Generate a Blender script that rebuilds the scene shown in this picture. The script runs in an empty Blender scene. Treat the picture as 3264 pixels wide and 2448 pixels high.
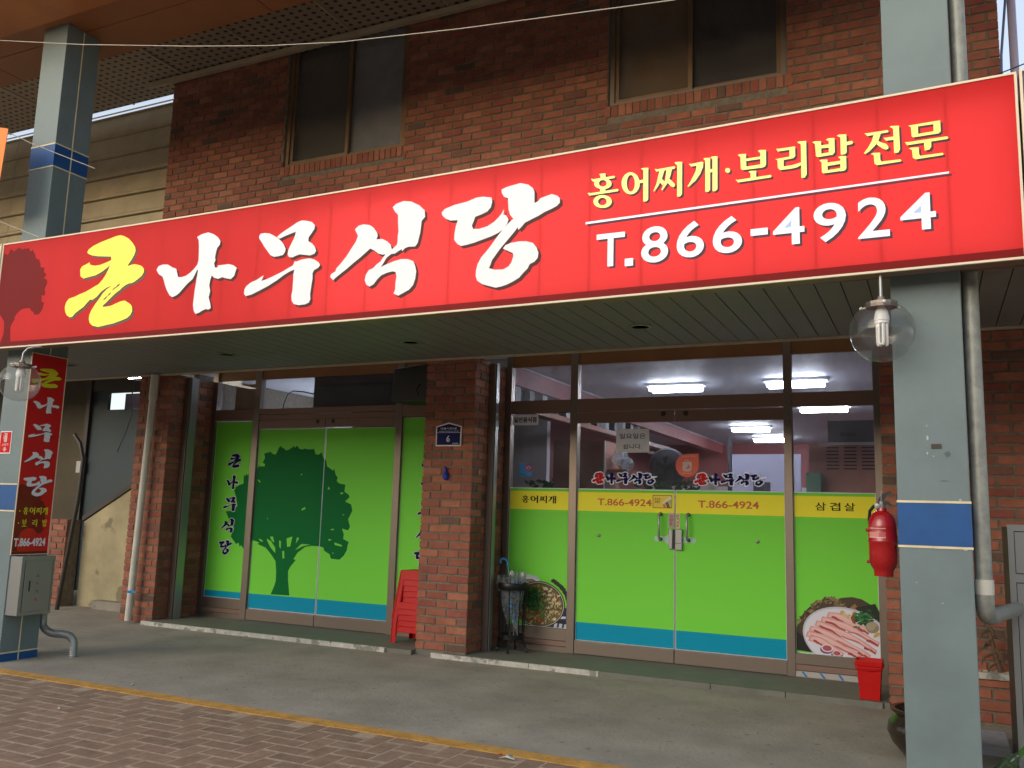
import bpy, math, random, json
from mathutils import Vector, Matrix
from mathutils.geometry import tessellate_polygon
random.seed(7)
sc = bpy.context.scene
COL = sc.collection
R = math.radians

# ------------------------------------------------------------------ camera, world, sun, exposure
YAW, PITCH, ROLL, FPX = .449289, .145349, .0293577, 2788.4
cy, sy, cp, sp = math.cos(YAW), math.sin(YAW), math.cos(PITCH), math.sin(PITCH)
fwd = Vector((-sy*cp, cy*cp, sp)); r0 = Vector((cy, sy, 0)); u0 = r0.cross(fwd)
rt = r0*math.cos(ROLL) + u0*math.sin(ROLL); up = u0*math.cos(ROLL) - r0*math.sin(ROLL)
cam = bpy.data.cameras.new('camera'); co = bpy.data.objects.new('camera', cam); COL.objects.link(co)
M = Matrix.Identity(4)
for i in range(3):
    M[i][0], M[i][1], M[i][2] = rt[i], up[i], -fwd[i]
M[0][3], M[1][3], M[2][3] = 0, 0, 1.3
co.matrix_world = M
cam.sensor_width = 36; cam.lens = FPX/3264*36; cam.clip_start = .05; cam.clip_end = 600
sc.camera = co
w = bpy.data.worlds.new('World'); sc.world = w; w.use_nodes = True
nt = w.node_tree; nt.nodes.clear()
SUN_EL, SUN_AZ = 17, 204       # degrees; azimuth of the direction towards the sun
sky = nt.nodes.new('ShaderNodeTexSky'); sky.sky_type = 'NISHITA'; sky.sun_disc = False
sky.sun_elevation = R(SUN_EL); sky.sun_rotation = R(SUN_AZ); sky.air_density = 1.0; sky.dust_density = 1.5; sky.ozone_density = .6
bg = nt.nodes.new('ShaderNodeBackground'); bg.inputs[1].default_value = .15
wo = nt.nodes.new('ShaderNodeOutputWorld'); hz = nt.nodes.new('ShaderNodeMix'); hz.data_type = 'RGBA'; hz.inputs[0].default_value = .4; hz.inputs[7].default_value = (4.2, 4.2, 4.35, 1)   # thin white overcast mixed into the sky
nt.links.new(sky.outputs[0], hz.inputs[6]); nt.links.new(hz.outputs[2], bg.inputs[0]); nt.links.new(bg.outputs[0], wo.inputs[0])
sun = bpy.data.lights.new('sun', 'SUN'); sun.energy = .8; sun.angle = R(45); sun.color = (1, .92, .82)
so = bpy.data.objects.new('sun', sun); COL.objects.link(so)
sd = Vector((math.sin(R(SUN_AZ))*math.cos(R(SUN_EL)), math.cos(R(SUN_AZ))*math.cos(R(SUN_EL)), math.sin(R(SUN_EL))))
so.rotation_euler = sd.to_track_quat('Z', 'Y').to_euler(); so.location = (0, -5, 12)
sc.view_settings.view_transform = 'Standard'; sc.view_settings.look = 'None'
sc.view_settings.exposure = .82; sc.view_settings.gamma = 1; sc.view_settings.use_curve_mapping = False
sc.cycles.use_denoising = True; sc.cycles.max_bounces = 8; sc.cycles.diffuse_bounces = 4
sc.cycles.transparent_max_bounces = 16; sc.cycles.sample_clamp_indirect = 6

GLYPHS = r'''{"keun":[[[-55919,33280],[-55476,33153],[-54952,32891],[-54481,32503],[-54176,32135],[-54094,31840],[-54194,31517],[-54411,31206],[-54635,30943],[-54830,30700],[-54421,30779],[-54037,30789],[-53575,30672],[-53238,30522],[-53022,30312],[-52992,30075],[-53152,29831],[-53504,29605],[-53863,29426],[-54106,29329],[-54490,29316],[-54862,29207],[-55165,29044],[-55402,28874],[-55710,28734],[-56011,28545],[-56371,28289],[-56792,27989],[-57097,27798],[-57084,27702],[-56619,27690],[-56163,27726],[-55723,27858],[-55220,27984],[-54772,28019],[-54428,27851],[-54083,27660],[-53895,27436],[-53853,27106],[-54009,26838],[-54333,26628],[-54892,26480],[-55776,26306],[-56616,26221],[-57399,26140],[-58055,26293],[-58391,26530],[-58521,26826],[-58515,27162],[-58331,27532],[-57988,27962],[-57578,28386],[-57234,28790],[-56810,29089],[-56311,29310],[-56827,29211],[-57389,28947],[-57870,28554],[-58312,28349],[-58589,28395],[-58955,28110],[-59258,27843],[-59706,27635],[-60154,27401],[-60428,27154],[-60737,27137],[-61117,27349],[-61339,27658],[-61420,28056],[-61309,28391],[-61035,28664],[-60423,28761],[-59827,28932],[-59161,29071],[-58515,29308],[-57809,29561],[-57388,29909],[-57104,30269],[-56888,30634],[-56749,30983],[-57104,30752],[-57605,30509],[-58249,30303],[-58920,30243],[-59593,30167],[-59970,30388],[-60085,30940],[-59879,31191],[-59481,31299],[-59054,31429],[-58991,31227],[-58428,31093],[-57823,31112],[-57235,31224],[-56668,31361],[-56707,31655],[-57372,31733],[-58193,31832],[-58893,31977],[-59328,32145],[-59471,32283],[-59312,32513],[-58864,32736],[-58077,32946],[-57094,33130],[-56444,33252]]],"keun_slit":[[[-56229,28944],[-56056,29120],[-55833,29173],[-55690,29327],[-55393,29396],[-55546,29219],[-55761,29119],[-55980,29042],[-56128,28926]],[[-57155,28218],[-56949,28407],[-56670,28552],[-56526,28707],[-56296,28807],[-56417,28626],[-56664,28503],[-56838,28327],[-57056,28225]]],"na":[[[-47871,32232],[-47446,32390],[-46808,32463],[-46263,32255],[-45831,31980],[-45570,31680],[-45600,31413],[-45833,31167],[-45917,30861],[-45967,30506],[-45897,30274],[-46007,30061],[-45899,29736],[-45655,29713],[-45614,29865],[-45158,29865],[-44649,29873],[-44186,29748],[-43828,29514],[-43916,29280],[-44023,28937],[-44311,28743],[-44713,28824],[-45122,28950],[-45511,28861],[-45926,29001],[-46145,29178],[-46253,28830],[-46302,28477],[-46168,28019],[-46266,27582],[-46058,27078],[-45979,26762],[-46199,26668],[-46435,26730],[-46772,26644],[-47103,26491],[-47419,26447],[-47622,26707],[-47731,27163],[-47702,27699],[-47672,28236],[-47608,28726],[-47569,29174],[-47507,29688],[-47601,29742],[-47747,29461],[-47970,29074],[-48468,28756],[-48847,28426],[-49173,28136],[-49455,27977],[-49834,27872],[-50125,28032],[-50481,28474],[-50715,28908],[-50925,29388],[-51035,29537],[-51432,29759],[-51710,30111],[-51508,30394],[-51084,30469],[-50587,30420],[-50066,30139],[-49688,30010],[-49559,29676],[-49433,29367],[-49127,29316],[-48657,29387],[-48262,29578],[-47934,29819],[-47614,30129],[-47547,30485],[-47577,31034],[-47619,31540],[-47694,31960]]],"mu":[[[-42001,31604],[-41882,31788],[-41503,31806],[-41063,31716],[-40613,31491],[-40303,31303],[-40047,31101],[-39758,30810],[-39544,30464],[-39577,30230],[-39745,30033],[-40110,29984],[-40536,29984],[-40871,30149],[-41169,30484],[-41469,30821],[-41716,31155],[-41960,31445]],[[-38312,32326],[-37893,32254],[-37420,32111],[-37144,31843],[-37175,31591],[-37384,31317],[-37619,31045],[-37624,30790],[-37302,30585],[-37055,30347],[-36904,30035],[-37041,29838],[-37390,29756],[-37805,29833],[-38275,29924],[-38581,29870],[-38885,29773],[-39202,29827],[-39340,30034],[-39296,30330],[-39163,30616],[-38981,30940],[-38821,31223],[-38746,31581],[-39131,31495],[-39647,31381],[-40112,31239],[-40390,31378],[-40088,31583],[-39579,31828],[-39072,32050],[-38669,32240]],[[-38680,29496],[-38546,29441],[-38090,29544],[-37426,29561],[-37010,29435],[-36640,29209],[-36497,28985],[-36660,28813],[-36979,28697],[-37090,28497],[-37061,28118],[-37123,27622],[-37180,27043],[-37128,26706],[-37237,26486],[-37533,26384],[-38091,26365],[-38511,26481],[-38710,26706],[-38764,27047],[-38698,27506],[-38702,28182],[-38711,28607],[-38657,28899],[-39064,28789],[-39518,28597],[-40121,28267],[-40836,27945],[-41616,27668],[-42299,27444],[-42812,27378],[-42983,27566],[-42968,27869],[-42799,28116],[-42436,28323],[-41958,28454],[-41594,28616],[-41309,28741],[-41490,28356],[-41092,28419],[-40571,28565],[-40107,28715],[-39646,28865],[-39190,29056],[-38787,29209]]],"sik":[[[-33817,31164],[-33533,31387],[-33157,31436],[-32666,31331],[-32331,31106],[-32043,30750],[-31975,30513],[-32068,30293],[-31591,30263],[-31211,30061],[-30935,29804],[-30828,29475],[-30466,29753],[-30424,29929],[-30424,30382],[-30387,30651],[-30455,31205],[-30486,31756],[-30751,32018],[-30925,32316],[-30675,32514],[-30110,32637],[-29538,32525],[-28909,32193],[-28484,31800],[-28437,31367],[-28677,31126],[-28707,30725],[-28739,30370],[-28821,30021],[-28905,29695],[-29071,29490],[-29581,29522],[-29832,29459],[-30027,29277],[-30086,29419],[-30337,29310],[-30588,29178],[-30847,29182],[-31049,29067],[-31249,28929],[-31390,28672],[-31609,28385],[-31225,28519],[-30611,28684],[-30101,28768],[-29588,28716],[-29173,28541],[-29004,28213],[-28910,27849],[-28960,27367],[-29090,26981],[-29377,26697],[-29823,26513],[-30171,26374],[-30540,26551],[-30425,26786],[-30425,27232],[-30373,27674],[-30466,27951],[-30676,28016],[-31088,27965],[-31549,27827],[-31848,27584],[-32093,27289],[-32402,27158],[-32677,27318],[-32814,27625],[-32747,27984],[-32526,28282],[-32213,28366],[-31963,28592],[-31658,28766],[-31415,29082],[-31291,29206],[-31527,29207],[-31849,29309],[-32236,29578],[-32511,29722],[-32766,29542],[-33280,29181],[-33799,28864],[-34267,28540],[-34741,28261],[-35163,27999],[-35346,27853],[-35615,28110],[-35544,28290],[-35195,28443],[-35152,28625],[-34738,29004],[-34380,29386],[-34029,29860],[-33680,30333],[-33541,30690]]],"dang":[[[-27234,31495],[-26998,31712],[-26352,31876],[-25443,31979],[-24760,32157],[-24339,32150],[-23734,32020],[-23681,31723],[-23763,31396],[-23988,31160],[-24400,31018],[-24817,30924],[-24912,30670],[-25033,30393],[-24945,30165],[-24523,30116],[-23953,30217],[-23496,30450],[-23196,30701],[-22999,30915],[-22844,31183],[-22893,30831],[-22713,30760],[-22525,30476],[-22618,30202],[-22862,29898],[-23213,29701],[-23618,29557],[-24234,29411],[-24856,29264],[-25328,29195],[-25751,29158],[-26026,29343],[-26252,29611],[-26243,30000],[-26181,30432],[-26049,30856],[-26579,30896],[-26913,31060],[-27169,31289]],[[-23061,32436],[-22696,32554],[-21811,32670],[-21278,32499],[-20972,32243],[-20857,32014],[-20836,31280],[-20602,31366],[-20458,31536],[-20069,31624],[-19729,31696],[-19386,31556],[-19199,31368],[-19192,31088],[-19372,30926],[-19707,30783],[-20141,30651],[-20528,30466],[-21016,30292],[-21434,30131],[-21651,29898],[-21846,29733],[-21902,29904],[-22095,29667],[-22339,29412],[-22583,29156],[-22877,28858],[-23074,28643],[-23318,28338],[-23563,28032],[-23656,27757],[-23751,27554],[-23337,27420],[-22777,27390],[-22429,27544],[-22260,27761],[-22123,28168],[-22178,28337],[-22563,28542],[-22846,28689],[-22675,28883],[-22325,28987],[-21774,29020],[-21325,28980],[-20876,28828],[-20623,28522],[-20491,28185],[-20532,27866],[-20746,27657],[-21037,27547],[-21177,27284],[-21465,27034],[-21705,26778],[-22097,26582],[-22493,26432],[-22842,26346],[-23246,26301],[-23814,26477],[-24179,26603],[-24525,26846],[-24641,27141],[-24630,27520],[-24540,27892],[-24296,28296],[-23996,28598],[-23649,28989],[-23305,29426],[-22961,29815],[-22616,30154],[-22320,30403],[-22196,30459],[-22433,30749],[-22557,31146],[-22610,31822],[-22880,31954],[-23043,32217]]],"hong":[[[-16766,32484],[-16659,32520],[-16380,32487],[-16368,32217],[-16687,32247],[-16689,32393]],[[-17277,32288],[-17095,32242],[-15863,32266],[-15799,32205],[-15841,32125],[-17133,32089]],["R",[[-15995,31810],[-16015,31719],[-16077,31641],[-16175,31583],[-16303,31550],[-16449,31543],[-16602,31564],[-16749,31611],[-16879,31681],[-16981,31767],[-17047,31863],[-17070,31961],[-17050,32053],[-16987,32132],[-16887,32190],[-16758,32223],[-16611,32229],[-16458,32207],[-16311,32159],[-16182,32089],[-16082,32002],[-16017,31907]],[[-16300,31876],[-16308,31822],[-16335,31775],[-16378,31739],[-16434,31716],[-16498,31710],[-16565,31719],[-16629,31744],[-16686,31782],[-16731,31831],[-16759,31886],[-16770,31943],[-16761,31997],[-16734,32044],[-16691,32081],[-16635,32103],[-16571,32110],[-16504,32100],[-16439,32075],[-16383,32037],[-16338,31988],[-16310,31933]]],[[-16693,31624],[-16367,31579],[-16372,31423],[-16702,31421]],[[-17464,31462],[-17242,31412],[-15637,31447],[-15577,31384],[-15616,31300],[-17340,31271]],["R",[[-15965,30735],[-15986,30628],[-16051,30536],[-16155,30466],[-16289,30423],[-16443,30411],[-16605,30432],[-16761,30483],[-16898,30561],[-17006,30660],[-17076,30770],[-17101,30884],[-17079,30992],[-17013,31086],[-16908,31156],[-16772,31198],[-16617,31209],[-16455,31187],[-16299,31135],[-16163,31056],[-16057,30958],[-15989,30848]],[[-16280,30777],[-16290,30715],[-16320,30661],[-16368,30620],[-16430,30594],[-16501,30585],[-16576,30595],[-16648,30622],[-16711,30664],[-16761,30719],[-16793,30781],[-16805,30846],[-16795,30907],[-16765,30961],[-16716,31003],[-16654,31029],[-16582,31037],[-16508,31027],[-16436,31000],[-16373,30957],[-16323,30903],[-16292,30841]]]],"eo":[["R",[[-14323,31597],[-14344,31415],[-14406,31254],[-14504,31127],[-14632,31043],[-14779,31010],[-14933,31031],[-15081,31104],[-15212,31223],[-15315,31380],[-15382,31560],[-15406,31750],[-15386,31934],[-15323,32097],[-15223,32225],[-15094,32309],[-14946,32340],[-14791,32317],[-14643,32242],[-14513,32122],[-14412,31965],[-14347,31786]],[[-14615,31639],[-14624,31500],[-14651,31376],[-14694,31275],[-14751,31207],[-14816,31176],[-14884,31185],[-14950,31234],[-15008,31319],[-15054,31432],[-15083,31565],[-15095,31706],[-15086,31845],[-15059,31970],[-15015,32071],[-14959,32140],[-14893,32170],[-14825,32160],[-14759,32111],[-14701,32026],[-14656,31913],[-14626,31780]]],[[-14273,32469],[-14139,32476],[-13834,32453],[-13829,30577],[-13934,30476],[-14117,30500],[-14119,32330]],[[-14382,31776],[-14077,31790],[-14075,31601],[-14381,31605]]],"jji":[[[-13466,32329],[-13322,32281],[-12333,32313],[-12285,32248],[-12333,32160],[-13359,32148]],[[-13190,32173],[-12890,32167],[-13057,31655],[-13242,31300],[-13485,31001],[-13530,31026],[-13356,31430]],[[-12778,32169],[-12462,32180],[-12554,31774],[-12720,31379],[-13016,31001],[-13080,31040],[-12869,31476]],[[-12684,31659],[-12535,31543],[-12312,31283],[-12294,31167],[-12386,31085],[-12534,31181],[-12757,31460]],[[-13057,31674],[-12851,31473],[-12999,31285],[-13149,31477]],[[-12334,32523],[-12204,32541],[-11891,32505],[-11897,30622],[-11999,30504],[-12175,30520],[-12167,32326]]],"gae":[[[-11517,32334],[-11361,32303],[-10781,32343],[-10717,32295],[-10728,32034],[-10891,31645],[-11144,31306],[-11543,30998],[-11598,31032],[-11361,31412],[-11143,31832],[-11089,32156],[-11397,32153]],[[-10716,32502],[-10608,32527],[-10340,32500],[-10347,30672],[-10447,30566],[-10614,30589],[-10609,32373]],[[-10322,32528],[-10215,32548],[-9941,32525],[-9950,30654],[-10056,30550],[-10216,30565],[-10215,32406]],[[-10353,31835],[-10210,31837],[-10211,31657],[-10354,31648]]],"dot":[[[-9260,31614],[-9274,31555],[-9311,31511],[-9365,31492],[-9425,31500],[-9478,31536],[-9515,31590],[-9528,31654],[-9514,31713],[-9477,31757],[-9423,31777],[-9363,31768],[-9310,31732],[-9273,31678]]],"bo":[[[-8844,32426],[-8754,32454],[-8413,32422],[-8404,31600],[-8629,31545],[-8694,31643],[-8712,32281]],[[-7792,32482],[-7700,32520],[-7366,32485],[-7370,31654],[-7452,31545],[-7663,31559],[-7663,32363]],[[-8416,32147],[-7649,32151],[-7651,32011],[-8417,32006]],[[-8700,31714],[-8397,31697],[-7661,31709],[-7379,31690],[-7420,31557],[-7550,31514],[-8580,31527],[-8678,31588]],[[-8295,31391],[-8202,31422],[-7886,31390],[-7890,31017],[-8180,31024],[-8187,31305]],[[-8981,31051],[-8849,31015],[-7136,31047],[-7096,30972],[-7122,30906],[-8834,30862]]],"ri":[[[-6851,32462],[-6700,32431],[-5907,32439],[-5876,32409],[-5878,32289],[-6750,32289]],[[-6166,32439],[-5875,32427],[-5878,31893],[-5980,31795],[-6170,31800]],[[-6910,31890],[-6772,31886],[-6152,31918],[-5931,31901],[-5980,31795],[-6455,31768],[-6758,31804]],[[-6779,31859],[-6464,31811],[-6477,31398],[-6717,31313],[-6770,31408]],[[-6747,31422],[-6477,31416],[-6050,31420],[-5593,31505],[-5574,31365],[-5801,31263],[-6053,31232],[-6654,31242],[-6742,31334]],[[-5768,32644],[-5666,32676],[-5317,32639],[-5320,30799],[-5422,30644],[-5593,30658],[-5585,32483]]],"bap":[[[-5014,32521],[-4905,32554],[-4582,32515],[-4583,31742],[-4784,31688],[-4844,31748],[-4883,32404]],[[-4345,32555],[-4243,32606],[-3924,32577],[-3926,31791],[-4035,31673],[-4217,31685],[-4207,32447]],[[-4593,32281],[-4198,32275],[-4202,32096],[-4597,32111]],[[-4858,31819],[-4581,31826],[-4214,31837],[-3935,31826],[-3973,31731],[-4096,31682],[-4754,31659],[-4844,31732]],[[-3806,32676],[-3708,32721],[-3347,32677],[-3350,31700],[-3433,31612],[-3637,31628],[-3637,32539]],[[-3363,32265],[-3087,32280],[-3036,32198],[-3077,32103],[-3368,32083]],[[-4687,31459],[-4588,31495],[-4292,31459],[-4291,30817],[-4512,30742],[-4572,30825],[-4576,31350]],[[-3773,31507],[-3675,31543],[-3385,31511],[-3386,30851],[-3485,30732],[-3680,30727],[-3664,31396]],[[-4302,31292],[-3660,31295],[-3664,31127],[-4306,31106]],[[-4576,30893],[-4290,30885],[-3676,30894],[-3391,30902],[-3424,30773],[-3544,30741],[-4467,30735],[-4566,30797]]],"jeon":[[[-2492,32599],[-2397,32570],[-1403,32578],[-1367,32533],[-1380,32458],[-2355,32416]],[[-2060,32418],[-1721,32439],[-1845,32074],[-2032,31822],[-2288,31580],[-2495,31479],[-2539,31530],[-2351,31770],[-2160,32100]],[[-1856,32071],[-1669,31943],[-1492,31863],[-1386,31692],[-1400,31592],[-1502,31545],[-1655,31633],[-1939,31910]],[[-1309,32741],[-1219,32756],[-876,32723],[-861,31456],[-943,31317],[-1135,31309],[-1146,32598]],[[-1605,32193],[-1527,32188],[-1126,32185],[-1131,32020],[-1487,32020]],[[-2224,31437],[-2087,31472],[-1785,31437],[-1781,31040],[-1720,30955],[-867,30945],[-825,30881],[-849,30822],[-1949,30798],[-2059,30892],[-2080,31342]]],"mun":[[[-453,32645],[-339,32651],[981,32681],[986,32535],[676,32533],[-15,32531],[-331,32548]],[[-339,32638],[-15,32544],[-23,32002],[-252,31994],[-315,32063]],[[676,32538],[986,32535],[985,32096],[892,32012],[669,32037]],[[-312,32151],[-18,32140],[673,32162],[983,32159],[985,32096],[871,32011],[-252,31994]],[[-634,31812],[-499,31785],[1256,31801],[1302,31731],[1261,31659],[-537,31626]],[[219,31660],[548,31656],[542,31382],[458,31245],[242,31225]],[[-471,31449],[-357,31469],[-20,31447],[-12,31069],[50,30984],[1024,30986],[1064,30925],[1040,30867],[-182,30832],[-298,30938],[-328,31345]]],"line":[[[-17554,29700],[-17552,29574],[1267,29907],[1271,30000]]],"tel":[["T",-1.6863,-1.5173,2.6926,2.8869],[".",-1.5165,-1.4677,2.6841,2.7275],["8",-1.4211,-1.2675,2.6891,2.8966],["6",-1.2198,-1.0697,2.698,2.902],["6",-1.0217,-0.8662,2.7011,2.9043],["-",-0.8217,-0.7332,2.7812,2.8184],["4",-0.7068,-0.5493,2.713,2.9095],["9",-0.5037,-0.3474,2.7073,2.9126],["2",-0.293,-0.146,2.7058,2.915],["4",-0.0966,0.0619,2.7211,2.9062]],"tree":[[[-70779,16362],[-70614,16154],[-70314,16435],[-70164,16186],[-69942,16716],[-69723,16301],[-69236,16860],[-68724,17140],[-68583,17556],[-68594,17279],[-67811,17282],[-67782,17559],[-68150,17696],[-67844,18250],[-68012,18736],[-67627,18805],[-67106,18914],[-66731,18664],[-66341,18622],[-65920,19420],[-65582,19556],[-65477,19349],[-65123,19278],[-65019,19072],[-64592,19139],[-64011,19410],[-63856,19614],[-63696,19340],[-63427,19611],[-63055,19228],[-62625,19172],[-62293,19265],[-61779,19168],[-61027,19219],[-60816,18652],[-60394,18585],[-59999,18852],[-59706,18249],[-59356,17982],[-59143,17317],[-58291,16857],[-58180,17123],[-57970,16464],[-57672,16137],[-57757,15741],[-57383,15483],[-56605,15388],[-56682,14643],[-56102,14328],[-55973,14071],[-56530,13605],[-55714,13299],[-55513,12659],[-56005,11744],[-55715,10982],[-55926,10589],[-56731,10754],[-56453,10186],[-56496,9671],[-55764,9380],[-55895,8991],[-55944,8543],[-56298,7953],[-56822,7507],[-57943,7555],[-58136,7995],[-58888,8348],[-58993,8666],[-59489,8774],[-60638,8791],[-61452,8625],[-62402,7994],[-62928,7248],[-62588,7199],[-63282,6443],[-63546,5971],[-63459,4929],[-63162,3386],[-65736,3348],[-65305,4294],[-65146,4830],[-65186,5881],[-65363,6930],[-66118,7691],[-66869,8326],[-68127,8676],[-67789,8824],[-68693,9058],[-69363,8625],[-69928,7990],[-70419,8445],[-70615,8232],[-70804,8701],[-71151,8550],[-72046,9337],[-71596,10316],[-72300,10983],[-72841,11799],[-73060,12141],[-71875,12241],[-71383,12807],[-71660,13773],[-72121,14741],[-71247,15171],[-70716,15317]]],"leaf":[[[-66785,9335],[-66149,9025],[-65523,8384],[-65471,7788],[-66177,8356],[-66668,9004]],[[-66369,9553],[-65937,9569],[-65707,8910],[-66069,9095]],[[-65044,9203],[-64776,9081],[-64760,8284],[-64987,8540]],[[-64039,9442],[-63245,9671],[-63461,8605],[-63877,8521]],[[-62618,9629],[-62306,9509],[-62729,8926]],[[-64516,8030],[-64267,8107],[-64167,7319],[-64398,7242]],[[-62757,8240],[-61976,8931],[-60730,8917],[-61789,8676]],[[-67919,9291],[-67283,9047],[-67445,8906],[-67813,9093]],[[-62242,12686],[-61790,12897],[-61691,12700],[-62176,12489]],[[-62654,16359],[-62501,16562],[-62435,16361]],[[-68693,15826],[-68324,15691],[-68211,15417],[-68585,15620]],[[-66988,11621],[-66802,11491],[-66880,11394]],[[-58819,15136],[-58560,14942],[-58876,14805]],[[-57158,14570],[-56753,14512],[-56981,14338],[-57179,14413]],[[-56755,12239],[-56514,12219],[-56634,12113]],[[-58167,10641],[-57686,10683],[-57838,10548],[-58127,10538]],[[-58414,9596],[-57927,9550],[-58316,9367]],[[-57617,9266],[-56610,9025],[-56600,8872],[-57485,8988]],[[-57829,8202],[-57585,8149],[-57738,8052]]]}'''
ZB = (1.5735e-3, 1.3357e-2, 2.52664)
ZT = (2.1263e-3, 2.0211e-2, 3.44727)
# ------------------------------------------------------------------ helpers
def lin(r, g, b):
    f = lambda c: (c/255/12.92) if c/255 <= .04045 else ((c/255+.055)/1.055)**2.4
    return (f(r), f(g), f(b))
MATS = {}
def mat(name, base=(.5, .5, .5), rough=.6, metal=0, nscale=0, namt=.25, bump=0, bscale=None, coat=0, emit=None, es=0, spec=.5, spots=None, detail=6):
    m = bpy.data.materials.new(name); m.use_nodes = True; n = m.node_tree; P = n.nodes['Principled BSDF']
    P.inputs['Base Color'].default_value = (*base, 1); P.inputs['Roughness'].default_value = rough
    P.inputs['Metallic'].default_value = metal; P.inputs['Coat Weight'].default_value = coat
    P.inputs['Specular IOR Level'].default_value = spec
    if emit:
        P.inputs['Emission Color'].default_value = (*emit, 1); P.inputs['Emission Strength'].default_value = es
    geo = n.nodes.new('ShaderNodeNewGeometry')
    if nscale:
        t = n.nodes.new('ShaderNodeTexNoise'); t.inputs['Scale'].default_value = nscale; t.inputs['Detail'].default_value = detail; t.inputs['Roughness'].default_value = .65
        n.links.new(geo.outputs['Position'], t.inputs['Vector'])
        rp = n.nodes.new('ShaderNodeMapRange'); rp.inputs[1].default_value = .3; rp.inputs[2].default_value = .7
        rp.inputs[3].default_value = 1-namt; rp.inputs[4].default_value = 1+namt; n.links.new(t.outputs[0], rp.inputs[0])
        mx = n.nodes.new('ShaderNodeMix'); mx.data_type = 'RGBA'; mx.blend_type = 'MULTIPLY'; mx.inputs[0].default_value = 1
        mx.inputs[6].default_value = (*base, 1); n.links.new(rp.outputs[0], mx.inputs[7])
        last = mx.outputs[2]
        if spots:
            sc_, thr, colr, st = spots
            t2 = n.nodes.new('ShaderNodeTexNoise'); t2.inputs['Scale'].default_value = sc_; t2.inputs['Detail'].default_value = 4
            n.links.new(geo.outputs['Position'], t2.inputs['Vector'])
            r2 = n.nodes.new('ShaderNodeMapRange'); r2.inputs[1].default_value = thr; r2.inputs[2].default_value = thr+.06; r2.inputs[3].default_value = 0; r2.inputs[4].default_value = st
            n.links.new(t2.outputs[0], r2.inputs[0])
            m2 = n.nodes.new('ShaderNodeMix'); m2.data_type = 'RGBA'; n.links.new(r2.outputs[0], m2.inputs[0]); n.links.new(last, m2.inputs[6]); m2.inputs[7].default_value = (*colr, 1)
            last = m2.outputs[2]
        n.links.new(last, P.inputs['Base Color'])
        r3 = n.nodes.new('ShaderNodeMapRange'); r3.inputs[1].default_value = .3; r3.inputs[2].default_value = .7
        r3.inputs[3].default_value = max(0, rough-.08); r3.inputs[4].default_value = min(1, rough+.08); n.links.new(t.outputs[0], r3.inputs[0]); n.links.new(r3.outputs[0], P.inputs['Roughness'])
    if bump:
        tb = n.nodes.new('ShaderNodeTexNoise'); tb.inputs['Scale'].default_value = bscale or 60; tb.inputs['Detail'].default_value = 5
        n.links.new(geo.outputs['Position'], tb.inputs['Vector'])
        b = n.nodes.new('ShaderNodeBump'); b.inputs['Strength'].default_value = bump; b.inputs['Distance'].default_value = .004
        n.links.new(tb.outputs[0], b.inputs['Height']); n.links.new(b.outputs[0], P.inputs['Normal'])
    MATS[name] = m; return m
def brickmat(name, island, cols, stain=(.3, .27, .22)):
    m = mat(name, (.4, .1, .05), .82, bump=.5, bscale=140); n = m.node_tree; P = n.nodes['Principled BSDF']
    if island: src = n.nodes.new('ShaderNodeNewGeometry').outputs['Random Per Island']
    else: src = n.nodes.new('ShaderNodeObjectInfo').outputs['Random']
    cr = n.nodes.new('ShaderNodeValToRGB'); cr.color_ramp.interpolation = 'CONSTANT'
    els = cr.color_ramp.elements
    for i, (p, c) in enumerate(cols):
        e = els[i] if i < 2 else els.new(p)
        e.position = p; e.color = (*c, 1)
    n.links.new(src, cr.inputs[0])
    geo = n.nodes.new('ShaderNodeNewGeometry')
    t = n.nodes.new('ShaderNodeTexNoise'); t.inputs['Scale'].default_value = 9; t.inputs['Detail'].default_value = 8; t.inputs['Roughness'].default_value = .7
    n.links.new(geo.outputs['Position'], t.inputs['Vector'])
    rp = n.nodes.new('ShaderNodeMapRange'); rp.inputs[1].default_value = .3; rp.inputs[2].default_value = .7; rp.inputs[3].default_value = .72; rp.inputs[4].default_value = 1.25; n.links.new(t.outputs[0], rp.inputs[0])
    mx = n.nodes.new('ShaderNodeMix'); mx.data_type = 'RGBA'; mx.blend_type = 'MULTIPLY'; mx.inputs[0].default_value = 1
    n.links.new(cr.outputs[0], mx.inputs[6]); n.links.new(rp.outputs[0], mx.inputs[7])
    t2 = n.nodes.new('ShaderNodeTexNoise'); t2.inputs['Scale'].default_value = 2.3; t2.inputs['Detail'].default_value = 9; t2.inputs['Roughness'].default_value = .75
    n.links.new(geo.outputs['Position'], t2.inputs['Vector'])
    r2 = n.nodes.new('ShaderNodeMapRange'); r2.inputs[1].default_value = .56; r2.inputs[2].default_value = .72; r2.inputs[4].default_value = .35; n.links.new(t2.outputs[0], r2.inputs[0])
    m2 = n.nodes.new('ShaderNodeMix'); m2.data_type = 'RGBA'; n.links.new(r2.outputs[0], m2.inputs[0]); n.links.new(mx.outputs[2], m2.inputs[6]); m2.inputs[7].default_value = (*stain, 1)
    n.links.new(m2.outputs[2], P.inputs['Base Color'])
    return m
BC = [(0, lin(156, 95, 72)), (.18, lin(147, 87, 67)), (.36, lin(164, 102, 77)), (.5, lin(140, 82, 64)), (.64, lin(152, 91, 69)), (.78, lin(141, 76, 62)), (.9, lin(126, 81, 65)), (.96, lin(106, 80, 67))]
PC = [(0, lin(142, 117, 96)), (.3, lin(138, 113, 92)), (.55, lin(145, 119, 97)), (.8, lin(135, 110, 90))]
mB = brickmat('brick', False, BC); mBi = brickmat('brick_rows', True, BC)
mP = brickmat('paver', False, PC, lin(110, 100, 86)); mPi = brickmat('paver_rows', True, PC, lin(110, 100, 86))
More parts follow.
